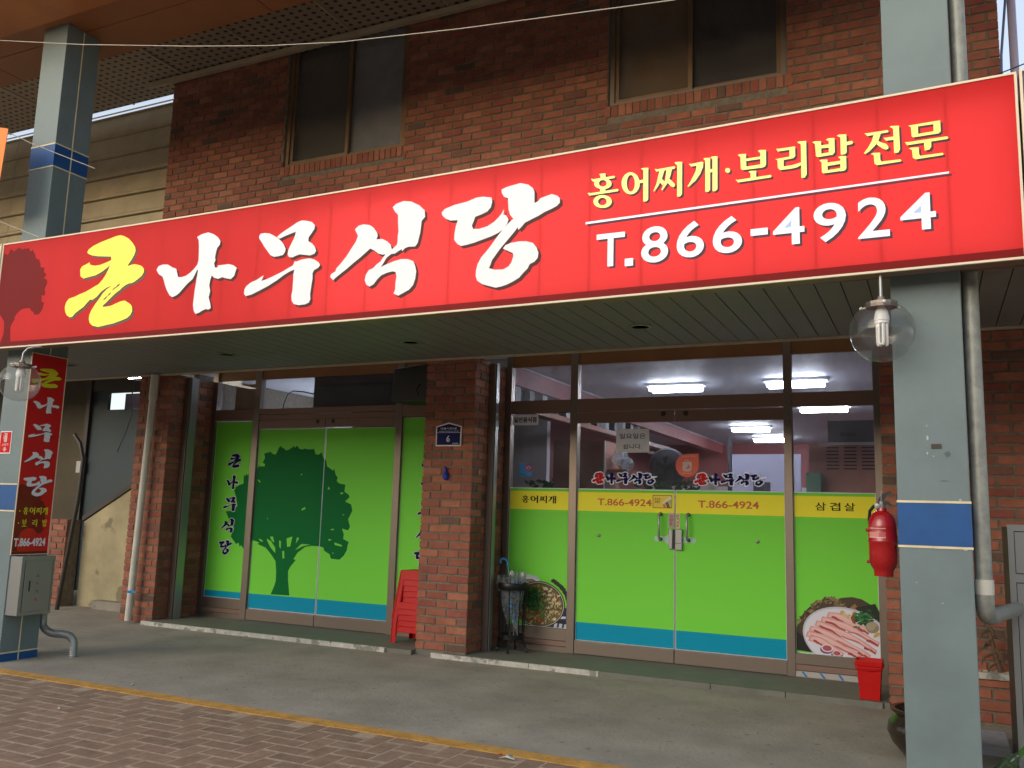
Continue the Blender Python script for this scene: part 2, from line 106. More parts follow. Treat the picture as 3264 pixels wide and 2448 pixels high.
mMortar = mat('mortar', lin(118, 108, 94), .95, nscale=25, namt=.3, bump=.6, bscale=90)
mJoint = mat('paver_joint', lin(168, 148, 126), .95, nscale=20, namt=.3, bump=.5)
mConc = mat('concrete', lin(150, 143, 130), .88, nscale=1.7, namt=.24, bump=.9, bscale=38, spots=(17, .63, lin(104, 101, 90), .6), detail=12)
mStep = mat('step_concrete', lin(112, 112, 102), .7, nscale=5, namt=.2, bump=.4, bscale=60)
mEdge = mat('worn_white_paint', lin(188, 186, 176), .85, nscale=14, namt=.25, bump=.4, spots=(11, .55, lin(130, 128, 118), .9))
mYel = mat('yellow_line', lin(190, 142, 66), .9, nscale=9, namt=.25, bump=.4, spots=(30, .6, lin(140, 116, 80), .8))
mAlu = mat('brushed_aluminium', lin(138, 126, 116), .38, .75)
mAluD = mat('bronze_aluminium', lin(140, 114, 102), .42, .45)
mSteel = mat('stainless_steel', lin(160, 162, 160), .36, .6)
mSteelD = mat('dark_steel', lin(70, 66, 62), .5, .6)
mGalv = mat('galvanised_pipe', lin(150, 152, 144), .5, .3, nscale=16, namt=.28, bump=.3)
mCol = mat('column_paint', lin(110, 126, 127), .55, nscale=2.6, namt=.13, bump=.2, bscale=25, spots=(5, .68, lin(100, 112, 110), .5))
mBlue = mat('blue_band', lin(16, 78, 138), .5, nscale=9, namt=.15)
mCream = mat('cream_joint', lin(222, 208, 168), .7, nscale=14, namt=.15)
mRed = mat('red_sign', lin(202, 32, 30), .5, spec=.15)
mRedD = mat('dark_red_print', lin(128, 24, 24), .5, spec=.15)
mWhiteS = mat('white_sign_letter', lin(226, 224, 226), .5, spec=.2, emit=(1, 1, 1), es=.1)
mYelS = mat('yellow_sign_letter', lin(250, 228, 40), .35, coat=.2, emit=lin(250, 230, 40), es=.1)
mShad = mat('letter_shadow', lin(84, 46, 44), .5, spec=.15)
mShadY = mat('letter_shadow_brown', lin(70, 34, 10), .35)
mTrim = mat('cream_trim', lin(226, 212, 184), .6)
mSoff = mat('soffit_panel', lin(124, 124, 122), .5, nscale=3, namt=.1)
mBrown = mat('brown_beam_panel', lin(160, 104, 64), .5, nscale=1.3, namt=.2, bump=.1)
mOrng = mat('orange_beam_panel', lin(196, 124, 70), .5, nscale=1.3, namt=.2)
mHeadP = mat('brown_header_panel', lin(128, 88, 48), .5, nscale=3, namt=.15)
mDeckRib = mat('deck_trim', lin(186, 172, 148), .6, nscale=6, namt=.15)
mSiding = mat('siding_board', lin(196, 184, 156), .85, nscale=2, namt=.18, bump=.3, bscale=20)
mBlack = mat('black_plastic', (.012, .012, .014), .45)
mBlackM = mat('black_iron', (.02, .02, .022), .4, .6)
mWhite = mat('white_plastic', (.75, .75, .74), .4)
mPVC = mat('pvc_pipe', lin(200, 198, 186), .45, nscale=6, namt=.12)
mRedP = mat('red_plastic', lin(188, 18, 18), .4, nscale=5, namt=.08, spec=.3)
mRedE = mat('red_enamel', lin(160, 16, 20), .25, coat=.4, nscale=9, namt=.12)
mPaper = mat('paper', lin(214, 210, 206), .8, nscale=14, namt=.06)
mPlaster = mat('plaster', lin(176, 164, 130), .95, nscale=2.5, namt=.2, bump=.5, bscale=12, spots=(3.2, .6, lin(112, 104, 84), .7))
mDarkW = mat('dark_window_frame', lin(58, 50, 42), .6, nscale=4, namt=.2)
mTeal = mat('teal_screen', lin(34, 50, 56), .6, nscale=1.5, namt=.3)
mWinBr = mat('brown_window_frame', lin(128, 104, 78), .45, .3, nscale=6, namt=.15)
mCurt = mat('brown_curtain', lin(96, 76, 52), .9, nscale=2, namt=.2)
mInW = mat('interior_white', lin(206, 208, 216), .7, nscale=2, namt=.06)
mInCeil = mat('interior_ceiling', lin(190, 196, 210), .6, nscale=1.5, namt=.08)
mInRed = mat('interior_red', lin(160, 86, 86), .6, nscale=2, namt=.12)
mInBrown = mat('interior_wood', lin(140, 84, 64), .5, nscale=5, namt=.2)
mInDark = mat('interior_dark', lin(52, 50, 56), .5, nscale=3, namt=.3)
mLamp = mat('lit_tube', (1, 1, 1), .4, emit=(.86, .9, 1), es=34)
mLampD = mat('lit_tube_dim', (1, 1, 1), .4, emit=(.8, .84, 1), es=30)
mBulb = mat('bulb_glass', (.85, .85, .83), .25, spec=.6)
mDull = mat('frosted_lens', (.8, .8, .76), .4)
mGreenF = mat('green_film', lin(124, 222, 74), .45, spec=.15)
mTreeF = mat('dark_green_print', lin(6, 110, 52), .5, spec=.1)
mYelF = mat('yellow_film', lin(252, 244, 66), .45, spec=.15)
mBluF = mat('blue_film', lin(4, 150, 184), .45, spec=.15)
mNavy = mat('navy_print', lin(18, 16, 84), .6, spec=.1)
mRedT = mat('red_print', lin(206, 34, 28), .6, spec=.1)
for _m, _c in ((mRed, (255, 165, 165)), (mRedD, (190, 122, 122))):   # vinyl face lets the light box behind shine through
    _n = _m.node_tree; _o = _n.nodes['Material Output']; _p = _n.nodes['Principled BSDF']; _t = _n.nodes.new('ShaderNodeBsdfTranslucent'); _t.inputs[0].default_value = (*lin(*_c), 1)
    _x = _n.nodes.new('ShaderNodeMixShader'); _x.inputs[0].default_value = .3; _n.links.new(_p.outputs[0], _x.inputs[1]); _n.links.new(_t.outputs[0], _x.inputs[2]); _n.links.new(_x.outputs[0], _o.inputs[0])
mLed = mat('light_module', (1, 1, 1), .5, emit=(1, .93, .93), es=1.0)
mInk = mat('black_print', (.012, .012, .012), .6, spec=.1)
mWhiteP = mat('white_print', (.85, .85, .85), .4)
for _m, _c in ((mPaper, (236, 232, 226)), (mWhiteP, (235, 235, 240))):
    _n = _m.node_tree; _o = _n.nodes['Material Output']; _p = _n.nodes['Principled BSDF']; _t = _n.nodes.new('ShaderNodeBsdfTranslucent'); _t.inputs[0].default_value = (*lin(*_c), 1)
    _x = _n.nodes.new('ShaderNodeMixShader'); _x.inputs[0].default_value = .45; _n.links.new(_p.outputs[0], _x.inputs[1]); _n.links.new(_t.outputs[0], _x.inputs[2]); _n.links.new(_x.outputs[0], _o.inputs[0])
mStone = mat('white_stone', lin(190, 184, 160), .9, nscale=30, namt=.25)
mStem = mat('dry_stem', lin(104, 84, 66), .95, nscale=18, namt=.3, bump=.6)
mJar = mat('onggi_glaze', lin(44, 36, 28), .22, nscale=6, namt=.25)
mBand = mat('blue_tape', lin(40, 130, 190), .5)
mCard = mat('cardboard', lin(150, 124, 104), .85)
mGrout = mat('window_room_dark', (.02, .018, .016), .8)
def glass(name, tint=(1, 1, 1), refl=1.45, rough=.02, dirt=0):
    m = bpy.data.materials.new(name); m.use_nodes = True; n = m.node_tree; n.nodes.clear()
    o = n.nodes.new('ShaderNodeOutputMaterial'); mx = n.nodes.new('ShaderNodeMixShader'); lw = n.nodes.new('ShaderNodeLayerWeight'); lw.inputs[0].default_value = .5; pw = n.nodes.new('ShaderNodeMath'); pw.operation = 'POWER'; pw.inputs[1].default_value = 4.5; n.links.new(lw.outputs['Facing'], pw.inputs[0])
    fr = n.nodes.new('ShaderNodeMath'); fr.operation = 'MULTIPLY_ADD'; fr.inputs[1].default_value = .75*min(1, (refl-1)*2); fr.inputs[2].default_value = ((refl-1)/(refl+1))**2; n.links.new(pw.outputs[0], fr.inputs[0])
    tr = n.nodes.new('ShaderNodeBsdfTransparent'); tr.inputs[0].default_value = (*tint, 1); gl = n.nodes.new('ShaderNodeBsdfGlossy'); gl.inputs['Roughness'].default_value = rough
    n.links.new(fr.outputs[0], mx.inputs[0]); n.links.new(tr.outputs[0], mx.inputs[1]); n.links.new(gl.outputs[0], mx.inputs[2])
    out = mx.outputs[0]
    if dirt:
        d0 = n.nodes.new('ShaderNodeBsdfDiffuse'); d0.inputs[0].default_value = (.6, .62, .66, 1); d1 = n.nodes.new('ShaderNodeBsdfTranslucent'); d1.inputs[0].default_value = (.6, .62, .66, 1); d = n.nodes.new('ShaderNodeMixShader'); d.inputs[0].default_value = .6; n.links.new(d0.outputs[0], d.inputs[1]); n.links.new(d1.outputs[0], d.inputs[2]); m3 = n.nodes.new('ShaderNodeMixShader')
        t = n.nodes.new('ShaderNodeTexNoise'); t.inputs['Scale'].default_value = 5; t.inputs['Detail'].default_value = 8
        g = n.nodes.new('ShaderNodeNewGeometry'); n.links.new(g.outputs['Position'], t.inputs['Vector'])
        rr = n.nodes.new('ShaderNodeMapRange'); rr.inputs[1].default_value = .35; rr.inputs[2].default_value = .75; rr.inputs[3].default_value = dirt*.4; rr.inputs[4].default_value = dirt*1.6
        n.links.new(t.outputs[0], rr.inputs[0]); n.links.new(rr.outputs[0], m3.inputs[0]); n.links.new(out, m3.inputs[1]); n.links.new(d.outputs[0], m3.inputs[2]); out = m3.outputs[0]
    n.links.new(out, o.inputs[0]); return m
mGlass = glass('window_glass', (.93, .95, .96), dirt=.03)
mGlassH = glass('hazy_window_glass', (.9, .92, .95), dirt=.2)
mGlassD = glass('tinted_glass', (.42, .42, .42), 1.7, .08, dirt=.05)
mGlobe = glass('globe_glass', (.93, .92, .90), 1.5, .02, dirt=.07)
mBottle = glass('green_bottle_glass', (.45, .85, .2), 1.6, .05, dirt=.15)
mVinyl = glass('clear_vinyl', (.8, .84, .86), 1.6, .15, dirt=.35)
mGlassG = glass('dark_window_glass', (.85, .85, .85), 1.6, .08, dirt=.1)
# flat print with a colour per face
mPrint = mat('colour_print', (.5, .5, .5), .4)
_a = mPrint.node_tree.nodes.new('ShaderNodeAttribute'); _a.attribute_name = 'print_colour'
mPrint.node_tree.links.new(_a.outputs[0], mPrint.node_tree.nodes['Principled BSDF'].inputs['Base Color'])

ORG = {}
class MB:
    def __init__(s): s.v = []; s.f = []; s.c = []; s.col = (1, 1, 1)
    def add(s, vs, fs):
        b = len(s.v); s.v += [tuple(v) for v in vs]; s.f += [tuple(b+i for i in f) for f in fs]; s.c += [s.col]*len(fs); return s
    def box(s, x0, x1, y0, y1, z0, z1):
        return s.add([(x0, y0, z0), (x1, y0, z0), (x1, y1, z0), (x0, y1, z0), (x0, y0, z1), (x1, y0, z1), (x1, y1, z1), (x0, y1, z1)],
                     [(0, 3, 2, 1), (4, 5, 6, 7), (0, 1, 5, 4), (1, 2, 6, 5), (2, 3, 7, 6), (3, 0, 4, 7)])
    def hexa(s, p):   # 8 corner points, bottom four then top four
        return s.add(p, [(0, 3, 2, 1), (4, 5, 6, 7), (0, 1, 5, 4), (1, 2, 6, 5), (2, 3, 7, 6), (3, 0, 4, 7)])
    def poly(s, pts):
        if len(pts) < 3: return s
        tr = tessellate_polygon([[Vector(p) for p in pts]])
        return s.add(pts, [tuple(t) for t in tr])
    def slab(s, pts, d):   # a polygon given thickness by the vector d
        n = len(pts); q = [tuple(a+b for a, b in zip(p, d)) for p in pts]
        tr = tessellate_polygon([[Vector(p) for p in pts]])
        return s.add(list(pts)+q, [tuple(t) for t in tr]+[tuple(i+n for i in reversed(t)) for t in tr]+[(i, (i+1) % n, (i+1) % n+n, i+n) for i in range(n)])
    def ring(s, a, b):
        n = len(a); return s.add(list(a)+list(b), [(i, (i+1) % n, n+(i+1) % n, n+i) for i in range(n)])
    def tube(s, path, r, n=10, cap=True):
        P = [Vector(p) for p in path]; rs = r if isinstance(r, (list, tuple)) else [r]*len(P)
        vs = []; prev = None
        for i, p in enumerate(P):
            t = (P[min(i+1, len(P)-1)]-P[max(i-1, 0)]).normalized()
            a = prev if prev is not None else (Vector((0, 0, 1)) if abs(t.z) < .9 else Vector((1, 0, 0)))
            a = (a - t*a.dot(t)).normalized(); prev = a; b = t.cross(a)
            for k in range(n):
                an = 2*math.pi*k/n; vs.append(p + (a*math.cos(an)+b*math.sin(an))*rs[i])
        fs = [(i*n+k, i*n+(k+1) % n, (i+1)*n+(k+1) % n, (i+1)*n+k) for i in range(len(P)-1) for k in range(n)]
        if cap: fs += [tuple(reversed(range(n))), tuple(range((len(P)-1)*n, len(P)*n))]
        return s.add(vs, fs)
    def lathe(s, prof, c=(0, 0, 0), n=24, axis=None):
        c = Vector(c); q = Vector((0, 0, 1)).rotation_difference(Vector(axis).normalized()) if axis else None
        vs = []
        for r_, z_ in prof:
            for k in range(n):
                v = Vector((r_*math.cos(2*math.pi*k/n), r_*math.sin(2*math.pi*k/n), z_))
                if q: v = q @ v
                vs.append(c+v)
        fs = [(i*n+k, i*n+(k+1) % n, (i+1)*n+(k+1) % n, (i+1)*n+k) for i in range(len(prof)-1) for k in range(n)]
        if prof[0][0] > 1e-4: fs.append(tuple(reversed(range(n))))
        if prof[-1][0] > 1e-4: fs.append(tuple(range((len(prof)-1)*n, len(prof)*n)))
        return s.add(vs, fs)
    def rock(s, c, rx, ry, rz, seed=0):
        rn = random.Random(seed); pr = [(.0, -1), (.7, -.7), (1, 0), (.7, .7), (0, 1)]; n = 6; vs = []
        for r_, z_ in pr:
            for k in range(n):
                j = .8+.4*rn.random(); a = 2*math.pi*k/n
                vs.append((c[0]+rx*r_*math.cos(a)*j, c[1]+ry*r_*math.sin(a)*j, c[2]+rz*z_*j))
        return s.add(vs, [(i*n+k, i*n+(k+1) % n, (i+1)*n+(k+1) % n, (i+1)*n+k) for i in range(4) for k in range(n)])
    def build(s, name, m, parent=None, smooth=False, bevel=0):
        me = bpy.data.meshes.new(name); o_ = Vector(ORG.get(parent.name, (0, 0, 0))) if parent else Vector((0, 0, 0))
        me.from_pydata([(v[0]-o_.x, v[1]-o_.y, v[2]-o_.z) for v in s.v], [], s.f)
        if m is mPrint:
            at = me.attributes.new('print_colour', 'FLOAT_COLOR', 'FACE')
            for i, c in enumerate(s.c): at.data[i].color = (*c, 1)
        me.materials.append(m)
        if smooth:
            me.polygons.foreach_set('use_smooth', [True]*len(me.polygons))
            try: me.set_sharp_from_angle(angle=R(40))
            except Exception: pass
        ob = bpy.data.objects.new(name, me); COL.objects.link(ob)
        if parent: ob.parent = parent; ORG[ob.name] = o_
        if bevel:
            b = ob.modifiers.new('b', 'BEVEL'); b.width = bevel; b.segments = 2; b.limit_method = 'ANGLE'
        return ob
def tag(o, label=None, cat=None, group=None, kind=None):
    if label: o['label'] = label
    if cat: o['category'] = cat
    if group: o['group'] = group
    if kind: o['kind'] = kind
    return o
def thing(name, loc, label, cat, group=None):
    o = bpy.data.objects.new(name, None); COL.objects.link(o); o.location = loc; o.empty_display_size = .1
    ORG[o.name] = Vector(loc); return tag(o, label, cat, group)
def B(name, m, parent, *bx, bevel=0):
    mb = MB()
    for b in bx: mb.box(*b)
    return mb.build(name, m, parent, bevel=bevel)
def inflate(pts, d):
    n = len(pts); A = sum(pts[i][0]*pts[(i+1) % n][1]-pts[(i+1) % n][0]*pts[i][1] for i in range(n)); sg = 1 if A > 0 else -1
    out = []
    for i in range(n):
        a = Vector(pts[i-1]); b = Vector(pts[i]); c = Vector(pts[(i+1) % n])
        e1 = (b-a); e2 = (c-b)
        n1 = Vector((e1.y, -e1.x)).normalized() if e1.length > 1e-9 else Vector((0, 0)); n2 = Vector((e2.y, -e2.x)).normalized() if e2.length > 1e-9 else n1
        nn = (n1+n2); k = max(.45, nn.length/2); nn = nn.normalized() if nn.length > 1e-6 else n1
        out.append((b.x+sg*nn.x*d/k, b.y+sg*nn.y*d/k))
    return out
def clip(pts, axis, val, keep_gt):
    out = []; n = len(pts); ins = lambda p: (p[axis] >= val) if keep_gt else (p[axis] <= val)
    for i in range(n):
        a, b = pts[i], pts[(i+1) % n]
        if ins(a): out.append(a)
        if ins(a) != ins(b):
            t = (val-a[axis])/(b[axis]-a[axis]); out.append((a[0]+t*(b[0]-a[0]), a[1]+t*(b[1]-a[1])))
    return out
_tc = {}
def text_polys(body, bold=0.0):
    """fills of a text as a list of (points2d, faces), in font units"""
    if (body, bold) in _tc: return _tc[(body, bold)]
    c = bpy.data.curves.new('t', 'FONT'); c.body = body; c.offset = bold; c.resolution_u = 5
    o = bpy.data.objects.new('t', c); COL.objects.link(o); bpy.context.view_layer.update()
    me = bpy.data.meshes.new_from_object(o.evaluated_get(bpy.context.evaluated_depsgraph_get()))
    v = [(p.co.x, p.co.y) for p in me.vertices]; f = [tuple(p.vertices) for p in me.polygons]
    bpy.data.objects.remove(o); bpy.data.curves.remove(c); bpy.data.meshes.remove(me)
    _tc[(body, bold)] = (v, f); return v, f
def text_to(mb, body, x0, x1, z0, z1, place, bold=0.0):
    v, f = text_polys(body, bold)
    if not v: return mb
    ax, bx = min(p[0] for p in v), max(p[0] for p in v); ay, by = min(p[1] for p in v), max(p[1] for p in v)
    return mb.add([place(x0+(p[0]-ax)/(bx-ax)*(x1-x0), z0+(p[1]-ay)/(by-ay)*(z1-z0)) for p in v], f)
onY = lambda y: (lambda a, b: (a, y, b))
onX = lambda x: (lambda a, b: (x, a, b))
G = json.loads(GLYPHS)
def gpoly(name):      # polygons in metres on the big sign
    out = []
    for it in G[name]:
        if it[0] == 'R': out.append(('R', [(a/1e4, b/1e4) for a, b in it[1]], [(a/1e4, b/1e4) for a, b in it[2]]))
        else: out.append([(a/1e4, b/1e4) for a, b in it])
    return out
def gbox(name):
    xs = []; zs = []
    for it in gpoly(name):
        p = it[1] if it[0] == 'R' else it
        xs += [a for a, b in p]; zs += [b for a, b in p]
    return min(xs), max(xs), min(zs), max(zs)
def glyph_to(mb, name, place, rect=None, off=(0, 0), infl=0, step=.00025, sgn=-1):
    """adds a brush glyph; place(u, v, depth)"""
    x0, x1, z0, z1 = gbox(name); rx = rect or (x0, x1, z0, z1)
    f = lambda p: (rx[0]+(p[0]-x0)/(x1-x0)*(rx[1]-rx[0])+off[0], rx[2]+(p[1]-z0)/(z1-z0)*(rx[3]-rx[2])+off[1])
    for k, it in enumerate(gpoly(name)):
        if it[0] == 'R':
            mb.ring([place(*f(p), k*step) for p in it[1]], [place(*f(p), k*step) for p in it[2]])
        else:
            q = [f(p) for p in it]
            if infl: q = inflate(q, infl)
            mb.poly([place(*p, k*step) for p in q])
    return mb
UNIT = None
def unit_brick(m, name):
    mb = MB(); c = .06
    # chamfered front brick, unit size, x 0..1, y 0..1, z 0..1
    mb.add([(0, 1, 0), (1, 1, 0), (1, 1, 1), (0, 1, 1), (0, .1, 0), (1, .1, 0), (1, .1, 1), (0, .1, 1), (.02, 0, c), (.98, 0, c), (.98, 0, 1-c), (.02, 0, 1-c)],
           [(0, 1, 5, 4), (1, 2, 6, 5), (2, 3, 7, 6), (3, 0, 4, 7), (4, 5, 9, 8), (5, 6, 10, 9), (6, 7, 11, 10), (7, 4, 8, 11), (8, 9, 10, 11), (0, 3, 2, 1)])
    me = bpy.data.meshes.new(name); me.from_pydata(mb.v, [], mb.f); me.materials.append(m); return me, mb
uB, uBm = unit_brick(mB, 'brick'); uP, uPm = unit_brick(mP, 'paver')
def lay(parent, rects, face, depth=.03, maxn=300, key=None, name='brick', mesh=None, stuff_mat=None, stuff_name='brick_rows'):
    """rects: (u0,u1,z0,z1); face(u,z)-> world corner, with frame: 'front' (normal -Y at y) or 'right' (normal +X at x)"""
    mesh = mesh or uB; stuff_mat = stuff_mat or mBi
    kind, val = face; rr = sorted(rects, key=key) if key else rects; org = ORG[parent.name]; mbs = MB()
    for i, (u0, u1, z0, z1) in enumerate(rr):
        j = random.uniform(-.0015, .0025) if face[0] != 'top' else random.uniform(-.0006, .0006)
        if kind == 'front': loc = (u0, val-j, z0); rot = 0; scl = (u1-u0, depth, z1-z0)
        elif kind == 'right': loc = (val+j, u0, z0); rot = math.pi/2; scl = (u1-u0, depth, z1-z0)
        else: loc = (u0, z0, val+j-.001); rot = 0; scl = (u1-u0, z1-z0, depth)   # top
        if i < maxn:
            o = bpy.data.objects.new(name, mesh); COL.objects.link(o); o.parent = parent
            o.location = (loc[0]-org.x, loc[1]-org.y, loc[2]-org.z)
            if kind == 'top': o.rotation_euler = (-math.pi/2, 0, 0); o.scale = (scl[0], scl[2], scl[1]); o.location = (loc[0]-org.x, loc[1]-org.y, loc[2]-org.z)
            else: o.rotation_euler = (0, 0, rot); o.scale = scl
        else:
            vs = []
            for v in uBm.v:
                if kind == 'front': vs.append((loc[0]+v[0]*scl[0], loc[1]+v[1]*scl[1], loc[2]+v[2]*scl[2]))
                elif kind == 'right': vs.append((loc[0]-v[1]*scl[1], loc[1]+v[0]*scl[0], loc[2]+v[2]*scl[2]))
                else: vs.append((loc[0]+v[0]*scl[0], loc[1]+v[2]*scl[1], loc[2]-v[1]*scl[2]))
            mbs.add(vs, uBm.f)
    if mbs.v: tag(mbs.build(stuff_name, stuff_mat, parent), kind='stuff')
PX, PZ, BW, BH = .215, .0748, .198, .058
def courses(u0, u1, z0, z1, holes=(), off=0, phase=0):
    out = []; k = 0; z = z0
    while z < z1-.03:
        s = u0 - ((k+phase) % 2)*PX/2 + off
        while s < u1:
            a, b = max(s, u0), min(s+BW, u1)
            segs = [(a, b)] if b-a > .02 else []
            for hx0, hx1, hz0, hz1 in holes:
                if z < hz1 and z+BH > hz0:
                    ns = []
                    for a_, b_ in segs:
                        if b_ <= hx0 or a_ >= hx1: ns.append((a_, b_))
                        else:
                            if hx0-a_ > .025: ns.append((a_, hx0-.008))
                            if b_-hx1 > .025: ns.append((hx1+.008, b_))
                    segs = ns
            out += [(a_, b_, z, min(z+BH, z1)) for a_, b_ in segs]
            s += PX
        z += PZ; k += 1
    return out

# ------------------------------------------------------------------ ground and paving
B('concrete_apron', mConc, None, (-60, 40, 4.53, 7.9, -.3, 0))['kind'] = 'structure'
B('ground', mJoint, None, (-60, 40, -40, 4.53, -.3, -.0018))['kind'] = 'structure'
B('rear_ground', mConc, None, (-60, 40, 7.9, 60, -.3, -.004))['kind'] = 'structure'
pav = thing('brick_paving', (-4, 4, 0), None, None); tag(pav, kind='structure')
PW = .118; big = []; far = []
for i in range(-120, 40):
    for j in range(-4, 40):
        # herringbone on a square lattice: cell (i, j)
        h = (i-j) % 4
        gx, gy = i*PW, 4.50-(j+1)*PW
        if h == 0: rct = (gx, gx+2*PW-.009, gy, gy+PW-.009)
        elif h == 2: rct = (gx, gx+PW-.009, gy, gy+2*PW-.009)
        else: continue
        if rct[0] < -9.5 or rct[1] > 2 or rct[3] > 4.52 or rct[2] < .5: continue
        big.append(rct)
def vis_key(r): 
    x, y = (r[0]+r[1])/2, (r[2]+r[3])/2
    v = Vector((x, y, 0))-Vector((0, 0, 1.3)); d = v.dot(fwd); px = v.dot(rt)/d*FPX; py = -v.dot(up)/d*FPX
    return d if (abs(px) < 1640 and abs(py) < 1235 and d > 0) else 1000+d
lay(pav, big, ('top', 0.0), depth=.022, maxn=300, key=vis_key, name='paver', mesh=uP, stuff_mat=mPi, stuff_name='paver_rows')
B('yellow_line', mYel, None, (-40, 30, 4.485, 4.60, -.02, .0045))['kind'] = 'structure'
ow = thing('unseen_glare_wall', (0, -14, 0), None, None); tag(ow, kind='structure')  # unseen wall added to keep bright sky out of the glass reflections
B('wall', mat('glare_wall', lin(92, 84, 76), .9, nscale=.4, namt=.3), ow, (-40, 30, -14.4, -14, -.3, 5.0))
st = thing('door_step', (-4, 7.4, 0), None, None); tag(st, kind='structure')
B('slab', mStep, st, (-7.62, -4.30, 6.985, 7.9, -.05, .04)); B('slab', mStep, st, (-3.99, -.33, 6.985, 7.9, -.05, .04)); B('slab', mStep, st, (-4.31, -3.98, 7.05, 7.9, -.05, .035))
x = -7.66
for L in (1.1, .42, .95, .6):
    B('edging_block', mEdge, st, (x, x+L, 6.96, 6.985, -.02, .042)); x += L+.006
x = -4.08
for L in (.95, .62, .9, .55, .66):
    B('edging_block', mEdge if x < -2.8 else mStep, st, (x, min(x+L, -.33), 6.96, 6.985, -.02, .042)); x += L+.006

# ------------------------------------------------------------------ brick walls
W1 = (-6.25, -4.705, 4.935, 6.5); W2 = (-2.525, -.965, 4.955, 6.5)
wall = thing('upper_brick_wall', (-4, 7.06, 4.2), 'red brick upper storey wall with two windows above the long red sign', 'brick wall')
def solid(name, m, parent, x0, x1, y0, y1, z0, z1, holes):
    mb = MB(); xs = sorted(set([x0, x1]+[h for q in holes for h in q[:2]]))
    for a, b in zip(xs, xs[1:]):
        zz = z0
        for q in sorted(holes, key=lambda q: q[2]):
            if q[0] <= a and q[1] >= b: mb.box(a, b, y0, y1, zz, q[2]); zz = min(q[3], z1)
        if zz < z1-1e-4: mb.box(a, b, y0, y1, zz, z1)
    return mb.build(name, m, parent)
solid('mortar_bed', mMortar, wall, -7.985, .566, 7.068, 7.30, 2.86, 6.6, [W1, W2])
sold = []
for q in (W1, W2):
    xx = q[0]-.03
    while xx < q[1]+.05:
        sold.append((xx, xx+.056, q[2]-.112, q[2]-.004)); xx += .0685
allh = [(W1[0], W1[1], W1[2]-.12, 7), (W2[0], W2[1], W2[2]-.12, 7)]
cb = courses(-7.99, .571, 4.19, 6.30, allh, phase=1)
lay(wall, cb+sold, ('front', 7.06), maxn=300, key=lambda r: (-r[0]*1.0 + (7.5 if r[2] < 4.42 else 0) + (4 if r[0] > .0 and r[2] > 5.3 else 0)))
lay(wall, courses(2.90, 2.9, 0, 0), ('front', 7.06))
# left and right return of the upper wall
pier = thing('brick_pier', (-4.04, 7.4, .05), 'red brick pier between the two glass shopfronts, carrying the blue address plate', 'brick pier')
B('mortar_bed', mMortar, pier, (-4.292, -3.783, 7.058, 7.72, -.02, 2.72))
rc = courses(-4.30, -3.775, .055, 2.705, phase=1)
lay(pier, rc, ('front', 7.05), maxn=120)
lay(pier, courses(7.055, 7.71, .055, 2.705, phase=0), ('right', -3.775), maxn=180)
pl = thing('brick_pier', (-7.86, 7.4, 0), 'dim red brick pier left of the tree doors, behind the white downpipe', 'brick pier')
B('mortar_bed', mMortar, pl, (-8.092, -7.618, 7.068, 7.9, -.02, 2.72))
lay(pl, courses(-8.10, -7.61, .012, 2.705), ('front', 7.06), maxn=120)
lay(pl, courses(7.065, 7.72, .012, 2.705, phase=1), ('right', -7.61), maxn=150)
pr_ = thing('brick_wall', (.4, 7.1, 0), 'red brick wall right of the food posters, behind the right grey column', 'brick wall')
B('mortar_bed', mMortar, pr_, (-.327, 2.4, 7.058, 7.5, -.02, 2.72))
lay(pr_, courses(-.335, 2.4, .012, 2.705), ('front', 7.05), maxn=300, key=lambda r: abs(r[0]-.2))
# ------------------------------------------------------------------ upper windows
def upper_window(q, label, mull, lcol, rcol):
    x0, x1, z0, z1 = q; z1 = 6.45; t = thing('window', ((x0+x1)/2, 7.12, z0), label, 'window')
    f = MB(); f.box(x0+.005, x0+.05, 7.09, 7.17, z0, z1); f.box(x1-.05, x1-.005, 7.09, 7.17, z0, z1); f.box(x0+.05, x1-.05, 7.09, 7.17, z0, z0+.03)
    f.build('frame', mWinBr if x0 < -4 else mAlu, t)
    for a, b, y, cc in ((x0+.052, mull+.02, 7.125, lcol), (mull-.02, x1-.052, 7.15, rcol)):
        s = B('sash', mWinBr, t, (a, a+.035, y-.015, y+.01, z0+.032, z1), (b-.04, b, y-.015, y+.01, z0+.032, z1), (a+.035, b-.04, y-.015, y+.01, z0+.032, z0+.065))
        B('pane', mGlassG, s, (a+.035, b-.04, y-.003, y+.001, z0+.065, z1))
    B('curtain', lcol, t, (x0+.06, mull, 7.175, 7.18, z0+.03, z1)); B('screen', rcol, t, (mull, x1-.06, 7.175, 7.18, z0+.03, z1))
    B('room_back', mGrout, t, (x0-.3, x1+.3, 7.9, 7.95, z0-.3, z1+.3))
mCurtL = mat('pale_blind', lin(186, 188, 192), .9, nscale=2, namt=.1)
upper_window(W1, 'narrow dark window with bronze frame, left of the two in the upper wall', -5.45, mat('grey_blind', lin(120, 114, 104), .9), mCurtL)
upper_window(W2, 'window with brown curtain and dark screen, right of the two in the upper wall', -1.787, mat('tan_curtain', lin(150, 122, 88), .9, nscale=2, namt=.15), mat('dark_screen', lin(84, 76, 74), .9))

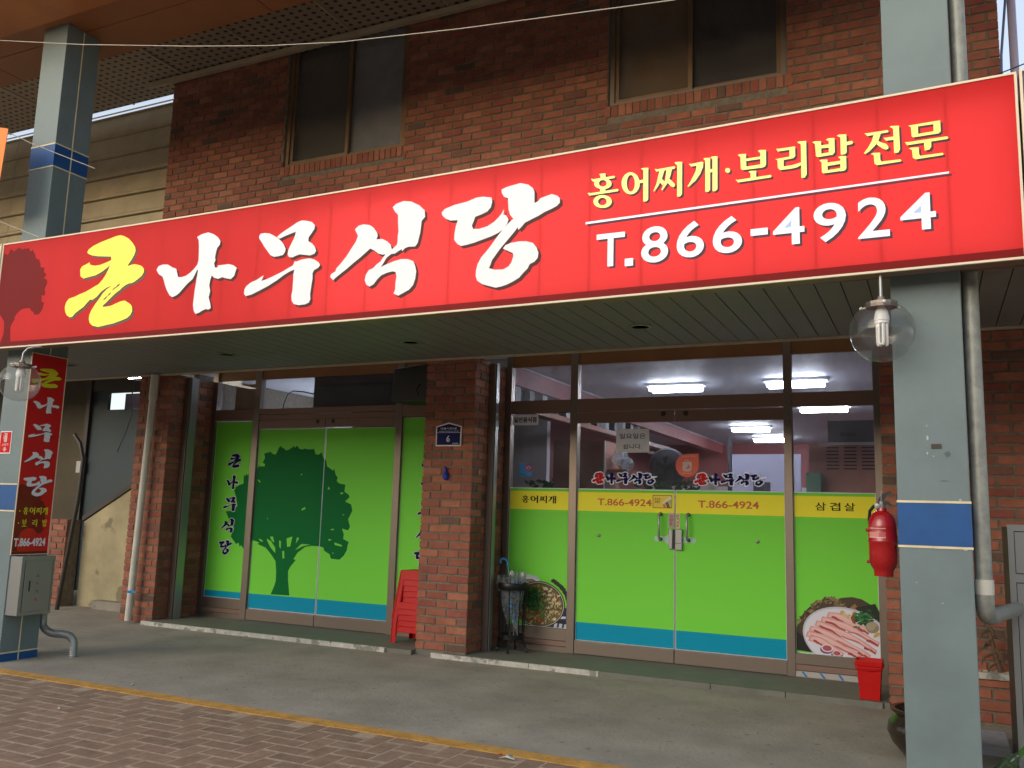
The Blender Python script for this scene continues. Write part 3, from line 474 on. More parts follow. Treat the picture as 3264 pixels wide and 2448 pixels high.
# ------------------------------------------------------------------ arcade roof, beam, siding
deck = thing('arcade_roof', (-5, 6.4, 6.31), 'dark perforated metal arcade roof deck above the upper brick wall', 'roof')
mDeck = mat('perforated_deck', lin(166, 152, 134), .6)
n = mDeck.node_tree; P = n.nodes['Principled BSDF']; g = n.nodes.new('ShaderNodeNewGeometry'); mp = n.nodes.new('ShaderNodeMapping'); mp.inputs['Scale'].default_value = (9, 12, 1)
vo = n.nodes.new('ShaderNodeTexVoronoi'); vo.voronoi_dimensions = '2D'; vo.inputs['Randomness'].default_value = .0; vo.inputs['Scale'].default_value = 1
n.links.new(g.outputs['Position'], mp.inputs[0]); n.links.new(mp.outputs[0], vo.inputs['Vector'])
mr = n.nodes.new('ShaderNodeMapRange'); mr.inputs[1].default_value = .2; mr.inputs[2].default_value = .26; mr.inputs[3].default_value = .12; mr.inputs[4].default_value = 1; n.links.new(vo.outputs['Distance'], mr.inputs[0])
mm = n.nodes.new('ShaderNodeMix'); mm.data_type = 'RGBA'; mm.blend_type = 'MULTIPLY'; mm.inputs[0].default_value = 1; mm.inputs[6].default_value = (*lin(166, 152, 134), 1); n.links.new(mr.outputs[0], mm.inputs[7]); n.links.new(mm.outputs[2], P.inputs['Base Color'])
xx = -15.0
while xx < .5:
    ye = 7.62 if xx > -8.0 else 7.36; B('deck_sheet', mDeck, deck, (xx, min(xx+1.18, .6), 5.30, ye, 6.31, 6.34)); B('rib', mDeckRib, deck, (xx+1.18, xx+1.2, 5.30, ye, 6.295, 6.34)); xx += 1.2
B('edge_trim', mDeckRib, deck, (-8.35, .6, 6.985, 7.035, 6.225, 6.285))
B('end_trim', mDeckRib, deck, (-8.06, -8.0, 7.036, 7.5, 6.225, 6.27))
beam = thing('arcade_beam', (-5, 5, 5.47), 'big brown panelled arcade beam over the grey column tops', 'beam')
xx = -17.74
while xx < 5:
    for y0, y1 in ((4.665, 4.922), (4.932, 5.33)): B('panel', mBrown, beam, (xx, xx+3.19, y0, y1, 5.47, 5.50))
    B('outer_panel', mOrng, beam, (xx, xx+3.19, 4.15, 4.655, 5.445, 5.475))
    xx += 3.2
B('core', mDarkW, beam, (-17.7, 5, 4.67, 5.32, 5.501, 6.30))
sid = thing('siding_wall', (-10, 7.45, 4), 'beige horizontal board wall seen left of the brick corner above the sign', 'wall')
for k in range(9):
    z = 4.03+.278*k - (.0 if k < 5 else 0)
    for a, b in ((-14.5, -11.36), (-11.352, -7.98)):
        mb = MB(); zt = z+.262 if k < 8 else 6.262
        mb.hexa([(a, 7.43, z), (b, 7.43, z), (b, 7.52, z), (a, 7.52, z), (a, 7.46, zt), (b, 7.46, zt), (b, 7.52, zt), (a, 7.52, zt)])
        mb.box(a, b, 7.425, 7.44, z+.03, z+.042); mb.build('siding_board', mSiding, sid)
B('backing', mDarkW, sid, (-14.5, -7.98, 7.521, 7.60, 2.9, 6.25))
# ------------------------------------------------------------------ columns
def column(x0, x1, label):
    t = thing('column', ((x0+x1)/2, 4.92, 0), label, 'column', 'grey columns carrying the arcade beam')
    y0, y1 = 4.753, 5.085
    B('shaft', mCol, t, (x0, x1, y0, y1, 0, 5.468), bevel=.004)
    for z0, z1 in ((.0, .062), (1.197, 1.403), (4.147, 4.342)):
        B('blue_band', mBlue, t, (x0-.002, x1+.002, y0-.002, y1+.002, z0, z1))
        for a in ([z1] if z0 == 0 else [z1, z0-.011]):
            B('joint_line', mCream, t, (x0-.004, x1+.004, y0-.004, y1+.004, a, a+.011))
    for z0, z1 in ((.075, 1.185), (1.415, 4.135), (4.355, 5.46), (.0, .06), (1.2, 1.4), (4.15, 4.34)):
        B('joint_line', mCream, t, (x1-.01, x1+.0045, 4.912, 4.921, z0, z1))
    return t
column(-7.06, -6.748, 'grey column at left edge with blue bands and a red vertical sign')
column(-.16, .16, 'grey column at right with a blue band behind the fire extinguisher')
# ------------------------------------------------------------------ canopy: soffit boards, beam, header
can = thing('canopy', (-4, 6, 2.6), 'dark grey boarded canopy soffit between the long sign and the shopfronts', 'canopy')
xx = -9.6; k = 0
while xx < 2.3:
    B('soffit_board', mSoff, can, (xx, xx+.143, 4.80, 7.03, 2.712, 2.725)); xx += .150; k += 1
B('soffit_backing', mSteelD, can, (-9.6, 2.4, 4.80, 7.03, 2.726, 2.74))
B('wall_trim', mDeckRib, can, (-9.6, 2.4, 7.02, 7.045, 2.695, 2.725))
B('front_beam', mat('rusty_beam', lin(112, 92, 72), .8, nscale=7, namt=.3, spots=(9, .6, lin(90, 56, 40), .8)), can, (-9.6, -7.062, 4.66, 4.80, 2.555, 3.35), (-6.746, -.162, 4.66, 4.80, 2.555, 3.35), (.162, 2.4, 4.66, 4.80, 2.555, 3.35))
B('top_cover', mSteelD, can, (-9.6, 2.4, 4.80, 7.05, 3.33, 3.35))
B('lintel', mInBrown, can, (-7.61, -4.30, 7.06, 7.30, 2.745, 2.86), (-3.775, -.335, 7.06, 7.30, 2.745, 2.86))
for xd, lab in ((-7.19, 'round recessed downlight nearest the vertical sign, leftmost in the soffit'), (-5.27, 'round recessed downlight above the tree doors'), (-3.48, 'round recessed downlight with broken lens, in front of the brick pier'), (-1.70, 'round recessed downlight above the right pair of glass doors')):
    t = thing('downlight', (xd*1.142, 6.22, 2.71), lab, 'downlight', 'downlights in the canopy soffit'); c = (xd*1.142, 6.22, 2.71)
    MB().lathe([(.062, .004), (.085, .004), (.088, -.004), (.062, -.008), (.062, .004)], c, 28).build('rim', mSteel, t, smooth=True)
    MB().lathe([(.0, -.003), (.0615, -.003)], c, 28).build('lens', mDull, t)

# ------------------------------------------------------------------ the long red sign
SY = 4.56
zb = lambda x: .00085*x*x + .0088*x + 2.5215 if False else ZB[0]*x*x+ZB[1]*x+ZB[2]
zt = lambda x: ZT[0]*x*x+ZT[1]*x+ZT[2]
sg = thing('sign_box', (-3.3, 4.6, 2.95), 'long red restaurant sign with white brush lettering and a phone number', 'signboard')
X0, X1 = -6.99, .432; NS = 24
def strip(mb, fa, fb, y, x0=X0, x1=X1, thick=0):
    for i in range(NS):
        a = x0+(x1-x0)*i/NS; b = x0+(x1-x0)*(i+1)/NS
        if thick: mb.hexa([(a, y, fa(a)), (b, y, fa(b)), (b, y+thick, fa(b)), (a, y+thick, fa(a)), (a, y, fb(a)), (b, y, fb(b)), (b, y+thick, fb(b)), (a, y+thick, fb(a))])
        else: mb.add([(a, y, fa(a)), (b, y, fa(b)), (b, y, fb(b)), (a, y, fb(a))], [(0, 1, 2, 3)])
mb = MB(); strip(mb, lambda x: zb(x)+.011, lambda x: zt(x)-.011, SY+.002, thick=.01); mb.build('face', mRed, sg)
mb = MB(); strip(mb, lambda x: zb(x)+.012, lambda x: zb(x)+.052, SY+.0014); mb.build('ground_band', mRedD, sg)
mb = MB(); strip(mb, zb, lambda x: zb(x)+.011, SY-.004, thick=.016); strip(mb, lambda x: zt(x)-.011, zt, SY-.004, thick=.016)
mb.box(X0-.001, X0+.010, SY-.004, SY+.012, zb(X0)+.011, zt(X0)-.011); mb.box(X1-.010, X1+.001, SY-.004, SY+.012, zb(X1)+.011, zt(X1)-.011); mb.build('cream_frame', mTrim, sg)
mb = MB(); strip(mb, zb, lambda x: zb(x)+.004, SY+.013, thick=.085); strip(mb, lambda x: zt(x)-.004, zt, SY+.013, thick=.085); strip(mb, lambda x: zb(x)+.004, lambda x: zt(x)-.004, SY+.094, thick=.004)
mb.box(X0, X0+.004, SY+.013, SY+.094, zb(X0)+.004, zt(X0)-.004); mb.box(X1-.004, X1, SY+.013, SY+.094, zb(X1)+.004, zt(X1)-.004); mb.build('box_body', mAluD, sg)
NL = 26; prev_m = None
for i in range(NL):
    a_ = X0+.02+(X1-X0-.04)*i/NL; b_ = X0+.02+(X1-X0-.04)*(i+1)/NL; c = (a_+b_)/2
    e_ = .55+1.35/(1+math.exp(-(c+3.75)/.28))+.5*math.exp(-((c+3.05)/.7)**2)-.25/(1+math.exp(-(c+1.2)/.5))
    m_ = mLed.copy(); m_.node_tree.nodes['Principled BSDF'].inputs['Emission Strength'].default_value = e_
    B('light_module', m_, sg, (a_, b_+.012, SY+.086+.0004*(i % 2), SY+.0915, zb(c)+.03, zt(c)-(.10 if c > -4 else .06)))
# printed tree cut by the sign edge
sp = lambda u, v, d: (u, SY-d, v)
# printed tree cut by the sign edge
tp = gpoly('tree')[0]; tx = [a for a, b in tp]; tz = [b for a, b in tp]; TB = (min(tx), max(tx), min(tz), max(tz))
def tree_map(p, cx, z0, s):   # trunk centre to cx, foot to z0, scale s
    return (cx+(p[0]-(-6.44))*s, z0+(p[1]-TB[2])*s)
TS = .80/(TB[3]-TB[2])
q = clip([tree_map(p, -6.825, 2.56, TS) for p in tp], 0, X0+.012, True)
MB().poly([(a, SY+.0012, b) for a, b in q]).build('printed_tree', mRedD, sg)
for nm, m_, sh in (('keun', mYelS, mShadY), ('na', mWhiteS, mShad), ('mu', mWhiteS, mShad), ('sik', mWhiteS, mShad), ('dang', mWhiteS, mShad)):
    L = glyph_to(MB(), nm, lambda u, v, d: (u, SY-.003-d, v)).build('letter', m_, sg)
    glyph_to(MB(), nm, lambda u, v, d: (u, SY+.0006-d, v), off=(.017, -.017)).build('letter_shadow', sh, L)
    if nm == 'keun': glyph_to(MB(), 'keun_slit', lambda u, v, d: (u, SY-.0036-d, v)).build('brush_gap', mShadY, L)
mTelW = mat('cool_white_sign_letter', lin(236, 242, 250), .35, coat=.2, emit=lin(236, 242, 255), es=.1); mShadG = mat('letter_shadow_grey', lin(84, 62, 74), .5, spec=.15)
mYelT = mat('pale_yellow_sign_letter', lin(250, 244, 120), .35, coat=.2, emit=lin(250, 244, 120), es=.08)
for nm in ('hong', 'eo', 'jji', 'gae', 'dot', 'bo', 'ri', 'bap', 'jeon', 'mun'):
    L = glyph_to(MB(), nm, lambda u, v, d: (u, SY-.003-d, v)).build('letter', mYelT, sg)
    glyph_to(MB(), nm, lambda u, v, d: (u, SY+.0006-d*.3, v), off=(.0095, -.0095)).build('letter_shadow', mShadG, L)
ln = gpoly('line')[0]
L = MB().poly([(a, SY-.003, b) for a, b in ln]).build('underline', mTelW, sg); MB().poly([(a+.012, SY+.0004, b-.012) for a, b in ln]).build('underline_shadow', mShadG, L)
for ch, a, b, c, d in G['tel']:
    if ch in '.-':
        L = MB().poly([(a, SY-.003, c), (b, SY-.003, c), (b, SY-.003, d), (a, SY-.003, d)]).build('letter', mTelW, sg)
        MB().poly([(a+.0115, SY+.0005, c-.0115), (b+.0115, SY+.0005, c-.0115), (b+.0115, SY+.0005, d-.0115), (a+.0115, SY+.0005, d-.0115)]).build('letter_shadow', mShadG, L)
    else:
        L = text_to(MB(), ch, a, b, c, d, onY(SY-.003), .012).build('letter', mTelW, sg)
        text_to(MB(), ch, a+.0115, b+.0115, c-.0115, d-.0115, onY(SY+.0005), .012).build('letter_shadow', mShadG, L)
# neighbouring signs
s2 = thing('sign_box', (1.0, 4.6, 2.95), 'dark purple neighbouring sign panel cut off at the right picture edge', 'signboard')
B('face', mat('purple_sign', lin(96, 74, 92), .4), s2, (.458, 3.0, 4.562, 4.57, 2.545, 3.45)); B('cream_frame', mTrim, s2, (.444, .456, 4.552, 4.572, 2.535, 3.462), (.456, 3.0, 4.552, 4.572, 3.452, 3.462), (.456, 3.0, 4.552, 4.572, 2.535, 2.545)); B('box_body', mAluD, s2, (.444, 3.0, 4.573, 4.65, 2.535, 3.462))
s3 = thing('sign_box', (-8, 4.6, 2.95), 'cream neighbouring sign just visible at the left picture edge', 'signboard')
B('face', mat('cream_sign', lin(226, 214, 150), .4), s3, (-9.4, -7.02, 4.562, 4.57, 2.52, 3.40)); B('cream_frame', mTrim, s3, (-7.018, -7.006, 4.552, 4.572, 2.51, 3.41)); B('box_body', mAluD, s3, (-9.4, -7.006, 4.573, 4.65, 2.51, 3.41))

# ------------------------------------------------------------------ shopfronts (glass line y = 7.72)
GY = 7.72
def frame(t, xs, top=2.84):
    for a, b in xs: B('jamb', mAlu, t, (a, b, GY-.035, GY+.05, .04, top), bevel=.003)
def pane(t, x0, x1, z0, z1, m=None, y=None):
    y = y or GY; return B('pane', m or mGlass, t, (x0, x1, y, y+.004, z0, z1))
def film(t, x0, x1, z0, z1, m, y=-.003, name='film'):
    return MB().poly([(x0, GY+y, z0), (x1, GY+y, z0), (x1, GY+y, z1), (x0, GY+y, z1)]).build(name, m, t)
def border(t, x0, x1, z0, z1, w_=.008, y=-.0036):
    mb = MB()
    for a in ((x0, x0+w_, z0, z1), (x1-w_, x1, z0, z1), (x0+w_, x1-w_, z0, z0+w_), (x0+w_, x1-w_, z1-w_, z1)):
        mb.poly([(a[0], GY+y, a[2]), (a[1], GY+y, a[2]), (a[1], GY+y, a[3]), (a[0], GY+y, a[3])])
    return mb.build('film_border', mWhiteP, t)
P0 = lambda y: (lambda u, v, d: (u, GY+y-d, v))
def tree_on(t, x0, x1):
    mb = MB(); q = clip(clip(tp, 0, x0, True), 0, x1, False); q = clip(q, 1, .325, True)
    if len(q) > 2: mb.poly([(a, GY-.0042, b) for a, b in q]).build('printed_tree', mTreeF, t)
    mb = MB()
    for it in gpoly('leaf'):
        h = clip(clip(it, 0, x0, True), 0, x1, False)
        if len(h) > 2: mb.poly([(a, GY-.0052, b) for a, b in h])
    if mb.v: mb.build('leaf_gap', mGreenF, t)
# ---- left shopfront
ls = thing('shopfront', (-6, GY, .04), 'left shopfront with green film and a big printed tree across its glass', 'shopfront')
frame(ls, ((-7.62, -7.54), (-6.975, -6.89), (-5.045, -4.965)))
B('transom', mAluD, ls, (-7.54, -6.975, GY-.03, GY+.045, 2.255, 2.378), (-6.89, -5.045, GY-.03, GY+.045, 2.315, 2.378), (-4.965, -4.30, GY-.03, GY+.045, 2.255, 2.378), (-6.89, -5.045, GY-.026, GY+.045, 2.252, 2.309))
B('header_panel', mHeadP, ls, (-7.54, -6.975, GY-.01, GY+.03, 2.722, 2.85), (-6.89, -5.045, GY-.01, GY+.03, 2.722, 2.85), (-4.965, -4.30, GY-.01, GY+.03, 2.722, 2.85))
pane(ls, -7.54, -6.975, 2.378, 2.722); pane(ls, -6.89, -5.045, 2.378, 2.722); pane(ls, -4.965, -4.30, 2.378, 2.722)
B('dark_board', mInDark, ls, (-6.168, -5.045, GY+.012, GY+.02, 2.378, 2.722), (-4.965, -4.3, GY+.012, GY+.02, 2.378, 2.722)); B('cardboard', mCard, ls, (-7.30, -6.98, GY+.01, GY+.016, 2.378, 2.675))
def fixed(t, x0, x1, zb_, ztop, blue=True, yellow=False):
    p = pane(t, x0, x1, zb_, ztop); 
    B('kick_panel', mAlu, t, (x0, x1, GY-.03, GY+.04, .145, zb_)); B('kick_panel', mAluD, t, (x0, x1, GY-.026, GY+.04, .095, .14)); B('kick_panel', mAlu, t, (x0, x1, GY-.03, GY+.04, .04, .091))
    return p
for x0, x1 in ((-7.54, -6.975), (-4.965, -4.30)):
    p = fixed(ls, x0, x1, .248, 2.255)
    film(p, x0, x1, .325, 2.243, mGreenF); film(p, x0, x1, .25, .325, mBluF); border(p, x0, x1, .25, 2.245)
    if x0 < -7: tree_on(p, x0, x1)
    xc = -7.25 if x0 < -7 else -4.645
    for i, nm in enumerate(('keun', 'na', 'mu', 'sik', 'dang')):
        zc = 1.79-.245*i; bx = gbox(nm); wd = .098 if nm != 'na' else .09; sh_ = .012*(2-i)*1.0
        rc_ = (xc-wd-.0+sh_, xc+wd+sh_, zc-.082, zc+.082)
        glyph_to(MB(), nm, P0(-.0056), rect=rc_, infl=.0085).build('letter_outline', mWhiteP, p)
        glyph_to(MB(), nm, P0(-.0072), rect=rc_).build('letter', mNavy, p)
for x0, x1 in ((-6.888, -5.958), (-5.952, -5.047)):
    d = B('glass_door', mAlu, ls, (x0, x1, GY-.028, GY+.03, .045, .158), bevel=.002); B('top_rail', mAluD, d, (x0, x1, GY-.028, GY+.03, 2.157, 2.249), bevel=.002)
    B('pane', mGlass, d, (x0, x1, GY, GY+.008, .158, 2.157)); film(d, x0, x1, .325, 2.15, mGreenF); film(d, x0, x1, .165, .325, mBluF); border(d, x0, x1, .163, 2.15); tree_on(d, x0+.002, x1-.002)
    xb = x1-.10 if x0 < -6 else x0+.10
    MB().lathe([(.0, -.035), (.022, -.03), (.024, 0)], (xb, GY-.03, 2.222), 16, (0, -1, 0)).build('bolt_cap', mSteelD, d, smooth=True)
# ---- right shopfront
rs = thing('shopfront', (-2, GY, .04), 'right shopfront with clear upper glass and yellow and green film below', 'shopfront')
frame(rs, ((-3.765, -3.708), (-3.083, -3.008), (-1.128, -1.062), (-.418, -.340)))
B('transom', mAluD, rs, (-3.708, -3.083, GY-.03, GY+.045, 2.258, 2.378), (-3.008, -1.128, GY-.03, GY+.045, 2.262, 2.378), (-1.062, -.418, GY-.03, GY+.045, 2.258, 2.378))
B('header_panel', mHeadP, rs, (-3.708, -3.083, GY-.01, GY+.03, 2.715, 2.85), (-3.008, -1.128, GY-.01, GY+.03, 2.715, 2.85), (-1.062, -.418, GY-.01, GY+.03, 2.715, 2.85))
for a, b in ((-3.708, -3.083), (-3.008, -1.128), (-1.062, -.418)): pane(rs, a, b, 2.378, 2.715, mGlassH)
def bands(t, x0, x1, zbot, blue):
    film(t, x0, x1, 1.507, 1.532, mGreenF); film(t, x0, x1, 1.332, 1.507, mYelF); film(t, x0, x1, .322 if blue else zbot, 1.332, mGreenF)
    if blue: film(t, x0, x1, zbot, .322, mBluF)
    border(t, x0, x1, zbot, 1.538, .007)
def logo(t, x0, x1, z0, z1):
    ws = [.20, .17, .19, .21, .21]; tot = sum(ws); xx = x0
    for nm, wd in zip(('keun', 'na', 'mu', 'sik', 'dang'), ws):
        wd = wd/tot*(x1-x0); rc_ = (xx+.002, xx+wd-.004, z0, z1); xx += wd
        glyph_to(MB(), nm, P0(-.0040), rect=rc_, infl=.0105).build('letter_outline', mWhiteP, t)
        glyph_to(MB(), nm, P0(-.0060), rect=rc_, infl=.0018).build('letter', mRedT if nm == 'keun' else mNavy, t)
pL = fixed(rs, -3.708, -3.083, .248, 2.258); bands(pL, -3.708, -3.083, .25, False)
pR = fixed(rs, -1.062, -.418, .225, 2.258); bands(pR, -1.062, -.418, .228, False)
B('kick_film', mPaper, rs, (-1.06, -.54, GY-.034, GY-.0305, .046, .090))
mb = MB()
for xx in (-1.02, -.88, -.74, -.60): mb.poly([(xx, GY-.035, .088), (xx+.02, GY-.035, .088), (xx+.05, GY-.035, .048), (xx+.03, GY-.035, .048)])
mb.build('kick_film_print', mBand, rs)
ys = -.0042
xx = -3.582
for nm in ('hong', 'eo', 'jji', 'gae'):
    glyph_to(MB(), nm, P0(ys), rect=(xx, xx+.082, 1.392, 1.463)).build('letter', mInk, pL); xx += .093
for k, ch in enumerate('삼겹살'):
    text_to(MB(), ch, -.888+k*.113, -.805+k*.113, 1.388, 1.455, onY(GY+ys), .012).build('letter', mInk, pR)
doors = []
for k, (x0, x1) in enumerate(((-3.006, -2.078), (-2.072, -1.130))):
    d = B('glass_door', mAlu, rs, (x0, x1, GY-.028, GY+.03, .045, .158), bevel=.002); B('top_rail', mAluD, d, (x0, x1, GY-.028, GY+.03, 2.152, 2.252), bevel=.002); doors.append(d)
    B('pane', mGlass, d, (x0, x1, GY, GY+.008, .158, 2.152)); bands(d, x0, x1, .160, True)
    a = -2.861 if k == 0 else -1.904; logo(d, a, a+.62, 1.585, 1.688)
    tx0, tx1 = (-2.805, -2.29) if k == 0 else (-1.87, -1.346)
    text_to(MB(), 'T.866-4924', tx0, tx1, 1.386, 1.45, onY(GY+ys), .018).build('phone_number', mat('rust_print', lin(206, 84, 24), .4) if k == 0 else MATS['rust_print'], d)
    hx = -2.205 if k == 0 else -1.955
    MB().tube([(hx, GY, 1.322), (hx, GY-.045, 1.322), (hx, GY-.062, 1.30), (hx, GY-.062, 1.12), (hx, GY-.045, 1.10), (hx, GY, 1.10)], .0095, 12).build('handle', mSteel, d, smooth=True)
    MB().lathe([(.017, 0), (.017, -.006), (.0, -.007)], (hx, GY-.006, 1.322), 16, (0, 1, 0)).build('handle_rose', mSteelD, d)
    MB().lathe([(.017, 0), (.017, -.006), (.0, -.007)], (hx, GY-.006, 1.10), 16, (0, 1, 0)).build('handle_rose', mSteelD, d)
    kx = -2.788 if k == 0 else -1.360
    MB().lathe([(.0, .012), (.012, .008), (.016, 0), (.016, -.006)], (kx, GY-.01, 1.112), 16, (0, -1, 0)).build('glass_knob', mSteel, d, smooth=True)
    xb = x1-.10 if k == 0 else x0+.10
    MB().lathe([(.0, -.035), (.022, -.03), (.024, 0)], (xb, GY-.03, 2.222), 16, (0, -1, 0)).build('bolt_cap', mSteelD, d, smooth=True)
    # translucent backing stickers behind the handles
    q_ = [(-2.268, 1.105), (-2.255, 1.125), (-2.17, 1.125), (-2.13, 1.14), (-2.13, 1.05), (-2.17, 1.082), (-2.255, 1.082)] if k == 0 else [(-1.888, 1.10), (-1.90, 1.123), (-1.98, 1.123), (-2.02, 1.14), (-2.02, 1.05), (-1.98, 1.078), (-1.90, 1.078)]
    MB().poly([(a_, GY-.0048, b_) for a_, b_ in q_]).build('clear_sticker', mat('pale_sticker', lin(178, 214, 200), .3) if k == 0 else MATS['pale_sticker'], d)
B('lock_box', mSteel, doors[0], (-2.128, -2.092, GY-.03, GY-.004, 1.018, 1.192), bevel=.004); B('lock_box', mSteel, doors[1], (-2.068, -2.004, GY-.036, GY-.004, 1.010, 1.194), bevel=.006)
B('lock_box_gap', mBlack, doors[0], (-2.0915, -2.080, GY-.024, GY-.004, 1.022, 1.188)); B('lock_slit', mBlack, doors[1], (-2.066, -2.012, GY-.037, GY-.035, 1.068, 1.072))
B('door_label', mPaper, doors[0], (-2.136, -2.082, GY-.006, GY-.004, 1.206, 1.332)); B('door_label', mat('beige_label', lin(216, 200, 160), .6), doors[1], (-2.072, -2.030, GY-.006, GY-.004, 1.199, 1.330))
for k, ch in enumerate('고정문'): text_to(MB(), ch, -2.124, -2.096, 1.290-k*.032, 1.314-k*.032, onY(GY-.0066), .01).build('letter', mRedT, doors[0])
for k, ch in enumerate('당기시오'): text_to(MB(), ch, -2.065, -2.038, 1.296-k*.028, 1.320-k*.028, onY(GY-.0066), .012).build('letter', mInk, doors[1])
# ---- notices and stickers on the glass (things of their own)
def sheet(name, label, cat, x0, x1, z0, z1, m, lines, skew=0):
    t = thing(name, ((x0+x1)/2, GY-.006, z0), label, cat)
    mb = MB(); mb.slab([(x0, GY-.006, z0+skew), (x1, GY-.006, z0), (x1, GY-.006, z1), (x0, GY-.006, z1-skew*.3)], (0, .001, 0)); mb.build('sheet', m, t)
    for body, a, b, c, d, mi, bold in lines: text_to(MB(), body, a, b, c, d, onY(GY-.0068), bold).build('lettering', mi, t)
    return t
sheet('paper_notice', 'white paper notice with two lines of black Korean writing on the left glass door', 'notice', -2.632, -2.316, 1.872, 2.090, mPaper, [('일요일은', -2.60, -2.35, 2.000, 2.048, mInk, .008), ('쉽니다.', -2.565, -2.385, 1.905, 1.950, mInk, .008)])
t = bpy.data.objects['paper_notice']; B('tape', mVinyl, t, (-2.33, -2.27, GY-.008, GY-.0065, 1.862, 1.882))
sheet('business_label', 'small pale label with bold black Korean word at the top left of the right shopfront', 'label', -3.704, -3.424, 2.142, 2.246, mPaper, [('일반음식점', -3.685, -3.445, 2.168, 2.222, mInk, .03)])
t = sheet('no_smoking_sticker', 'small blue sticker with a red ring and white cigarette on the clear glass', 'sticker', -3.613, -3.478, 1.648, 1.770, mat('sky_blue_sticker', lin(30, 140, 210), .4), [])
C_ = (-3.515, 1.728)
MB().ring([(C_[0]+.040*math.cos(a*math.pi/12), GY-.0072, C_[1]+.040*math.sin(a*math.pi/12)) for a in range(24)], [(C_[0]+.029*math.cos(a*math.pi/12), GY-.0072, C_[1]+.029*math.sin(a*math.pi/12)) for a in range(24)]).build('ring', mRedT, t)
mb = MB(); mb.poly([(C_[0]-.026, GY-.0074, C_[1]-.006), (C_[0]+.026, GY-.0074, C_[1]-.006), (C_[0]+.026, GY-.0074, C_[1]+.004), (C_[0]-.026, GY-.0074, C_[1]+.004)]); mb.poly([(C_[0]-.01, GY-.0074, C_[1]+.008), (C_[0]+.012, GY-.0074, C_[1]+.008), (C_[0]+.004, GY-.0074, C_[1]+.022)]); mb.build('cigarette', mWhiteP, t)
MB().poly([(C_[0]-.028, GY-.0078, C_[1]+.024), (C_[0]-.021, GY-.0078, C_[1]+.029), (C_[0]+.028, GY-.0078, C_[1]-.022), (C_[0]+.021, GY-.0078, C_[1]-.028)]).build('bar', mRedT, t)
text_to(MB(), '금연구역', -3.60, -3.54, 1.658, 1.672, onY(GY-.0072), .02).build('lettering', mNavy, t)
t = thing('round_sticker', (-1.966, GY-.006, 1.76), 'orange drop-shaped sticker with a white figure at the middle of the door glass', 'sticker')
mOr = mat('orange_sticker', lin(222, 84, 50), .4); c0 = (-1.966, 1.756); pts = [(c0[0]+.104, c0[1]+.104)]+[(c0[0]+.104*math.cos(R(a)), c0[1]+.104*math.sin(R(a))) for a in range(84, -265+90, -12)][0:0]
pts = [(c0[0]+.104, c0[1]+.106)]+[(c0[0]+.104*math.cos(R(a)), c0[1]+.104*math.sin(R(a))) for a in range(90, 361, 10)]
MB().slab([(a, GY-.0065, b) for a, b in pts], (0, .001, 0)).build('disc', mOr, t)
mb = MB(); mb.poly([(c0[0]+a*.01, GY-.0072, c0[1]+b*.01) for a, b in ((-4.2, 2.6), (-3.8, 3.2), (3.6, 3.4), (4.2, 2.6), (4.4, -1), (3.8, -4.6), (2.6, -5.2), (-3.2, -5.2), (-4, -4.4), (-4.4, -1), (-4.0, 0))]); mb.poly([(c0[0]+a*.01, GY-.0072, c0[1]+b*.01) for a, b in ((-1.4, 3.5), (-2.4, 5), (-1.9, 5.2), (-.8, 3.6))]); mb.poly([(c0[0]+a*.01, GY-.0072, c0[1]+b*.01) for a, b in ((.6, 3.5), (-.2, 5.2), (.3, 5.3), (1.3, 3.6))]); mb.build('figure', mWhiteP, t)
MB().poly([(c0[0]+a*.01, GY-.0078, c0[1]+b*.01) for a, b in ((-.6, -3), (1.8, -2.4), (2.4, -1), (1.6, .8), (.8, .9), (1.0, -1), (-1.2, -2.4))]).build('figure_mark', mOr, t)
text_to(MB(), 'Snack Joa', c0[0]-.045, c0[0]+.075, c0[1]+.068, c0[1]+.092, onY(GY-.0072)).build('lettering', mWhiteP, t)
text_to(MB(), '행복한 밥상', c0[0]-.04, c0[0]+.04, c0[1]-.075, c0[1]-.064, onY(GY-.0072)).build('lettering', mWhiteP, t)
# card sticker beside the phone number
t = thing('card_sticker', (-2.19, GY-.006, 1.43), 'small yellow framed card sticker beside the phone number on the left door', 'sticker')
mb = MB(); S_ = lambda x0, x1, z0, z1, c, k: (setattr(mb, 'col', c), mb.poly([(x0, GY-.006-k*.0004, z0), (x1, GY-.006-k*.0004, z0), (x1, GY-.006-k*.0004, z1), (x0, GY-.006-k*.0004, z1)]))
S_(-2.280, -2.104, 1.374, 1.490, lin(90, 74, 20), 0); S_(-2.275, -2.110, 1.379, 1.485, lin(242, 214, 50), 1)
for c, pts, k in ((lin(232, 222, 190), [(-2.2, 1.42), (-2.115, 1.484), (-2.106, 1.47), (-2.106, 1.455), (-2.19, 1.41)], 2), (lin(226, 110, 50), [(-2.19, 1.405), (-2.17, 1.412), (-2.15, 1.376), (-2.175, 1.376)], 3), (lin(84, 80, 90), [(-2.165, 1.42), (-2.14, 1.435), (-2.115, 1.376), (-2.145, 1.376)], 3), (lin(190, 180, 110), [(-2.135, 1.44), (-2.106, 1.452), (-2.106, 1.39)], 4)):
    mb.col = c; mb.poly([(a, GY-.006-k*.0004, b) for a, b in pts])
mb.build('card', mPrint, t)
text_to(MB(), '온누리', -2.262, -2.212, 1.444, 1.464, onY(GY-.0078), .015).build('lettering', mInk, t); text_to(MB(), '상품권', -2.262, -2.212, 1.420, 1.440, onY(GY-.0078), .015).build('lettering', mInk, t)

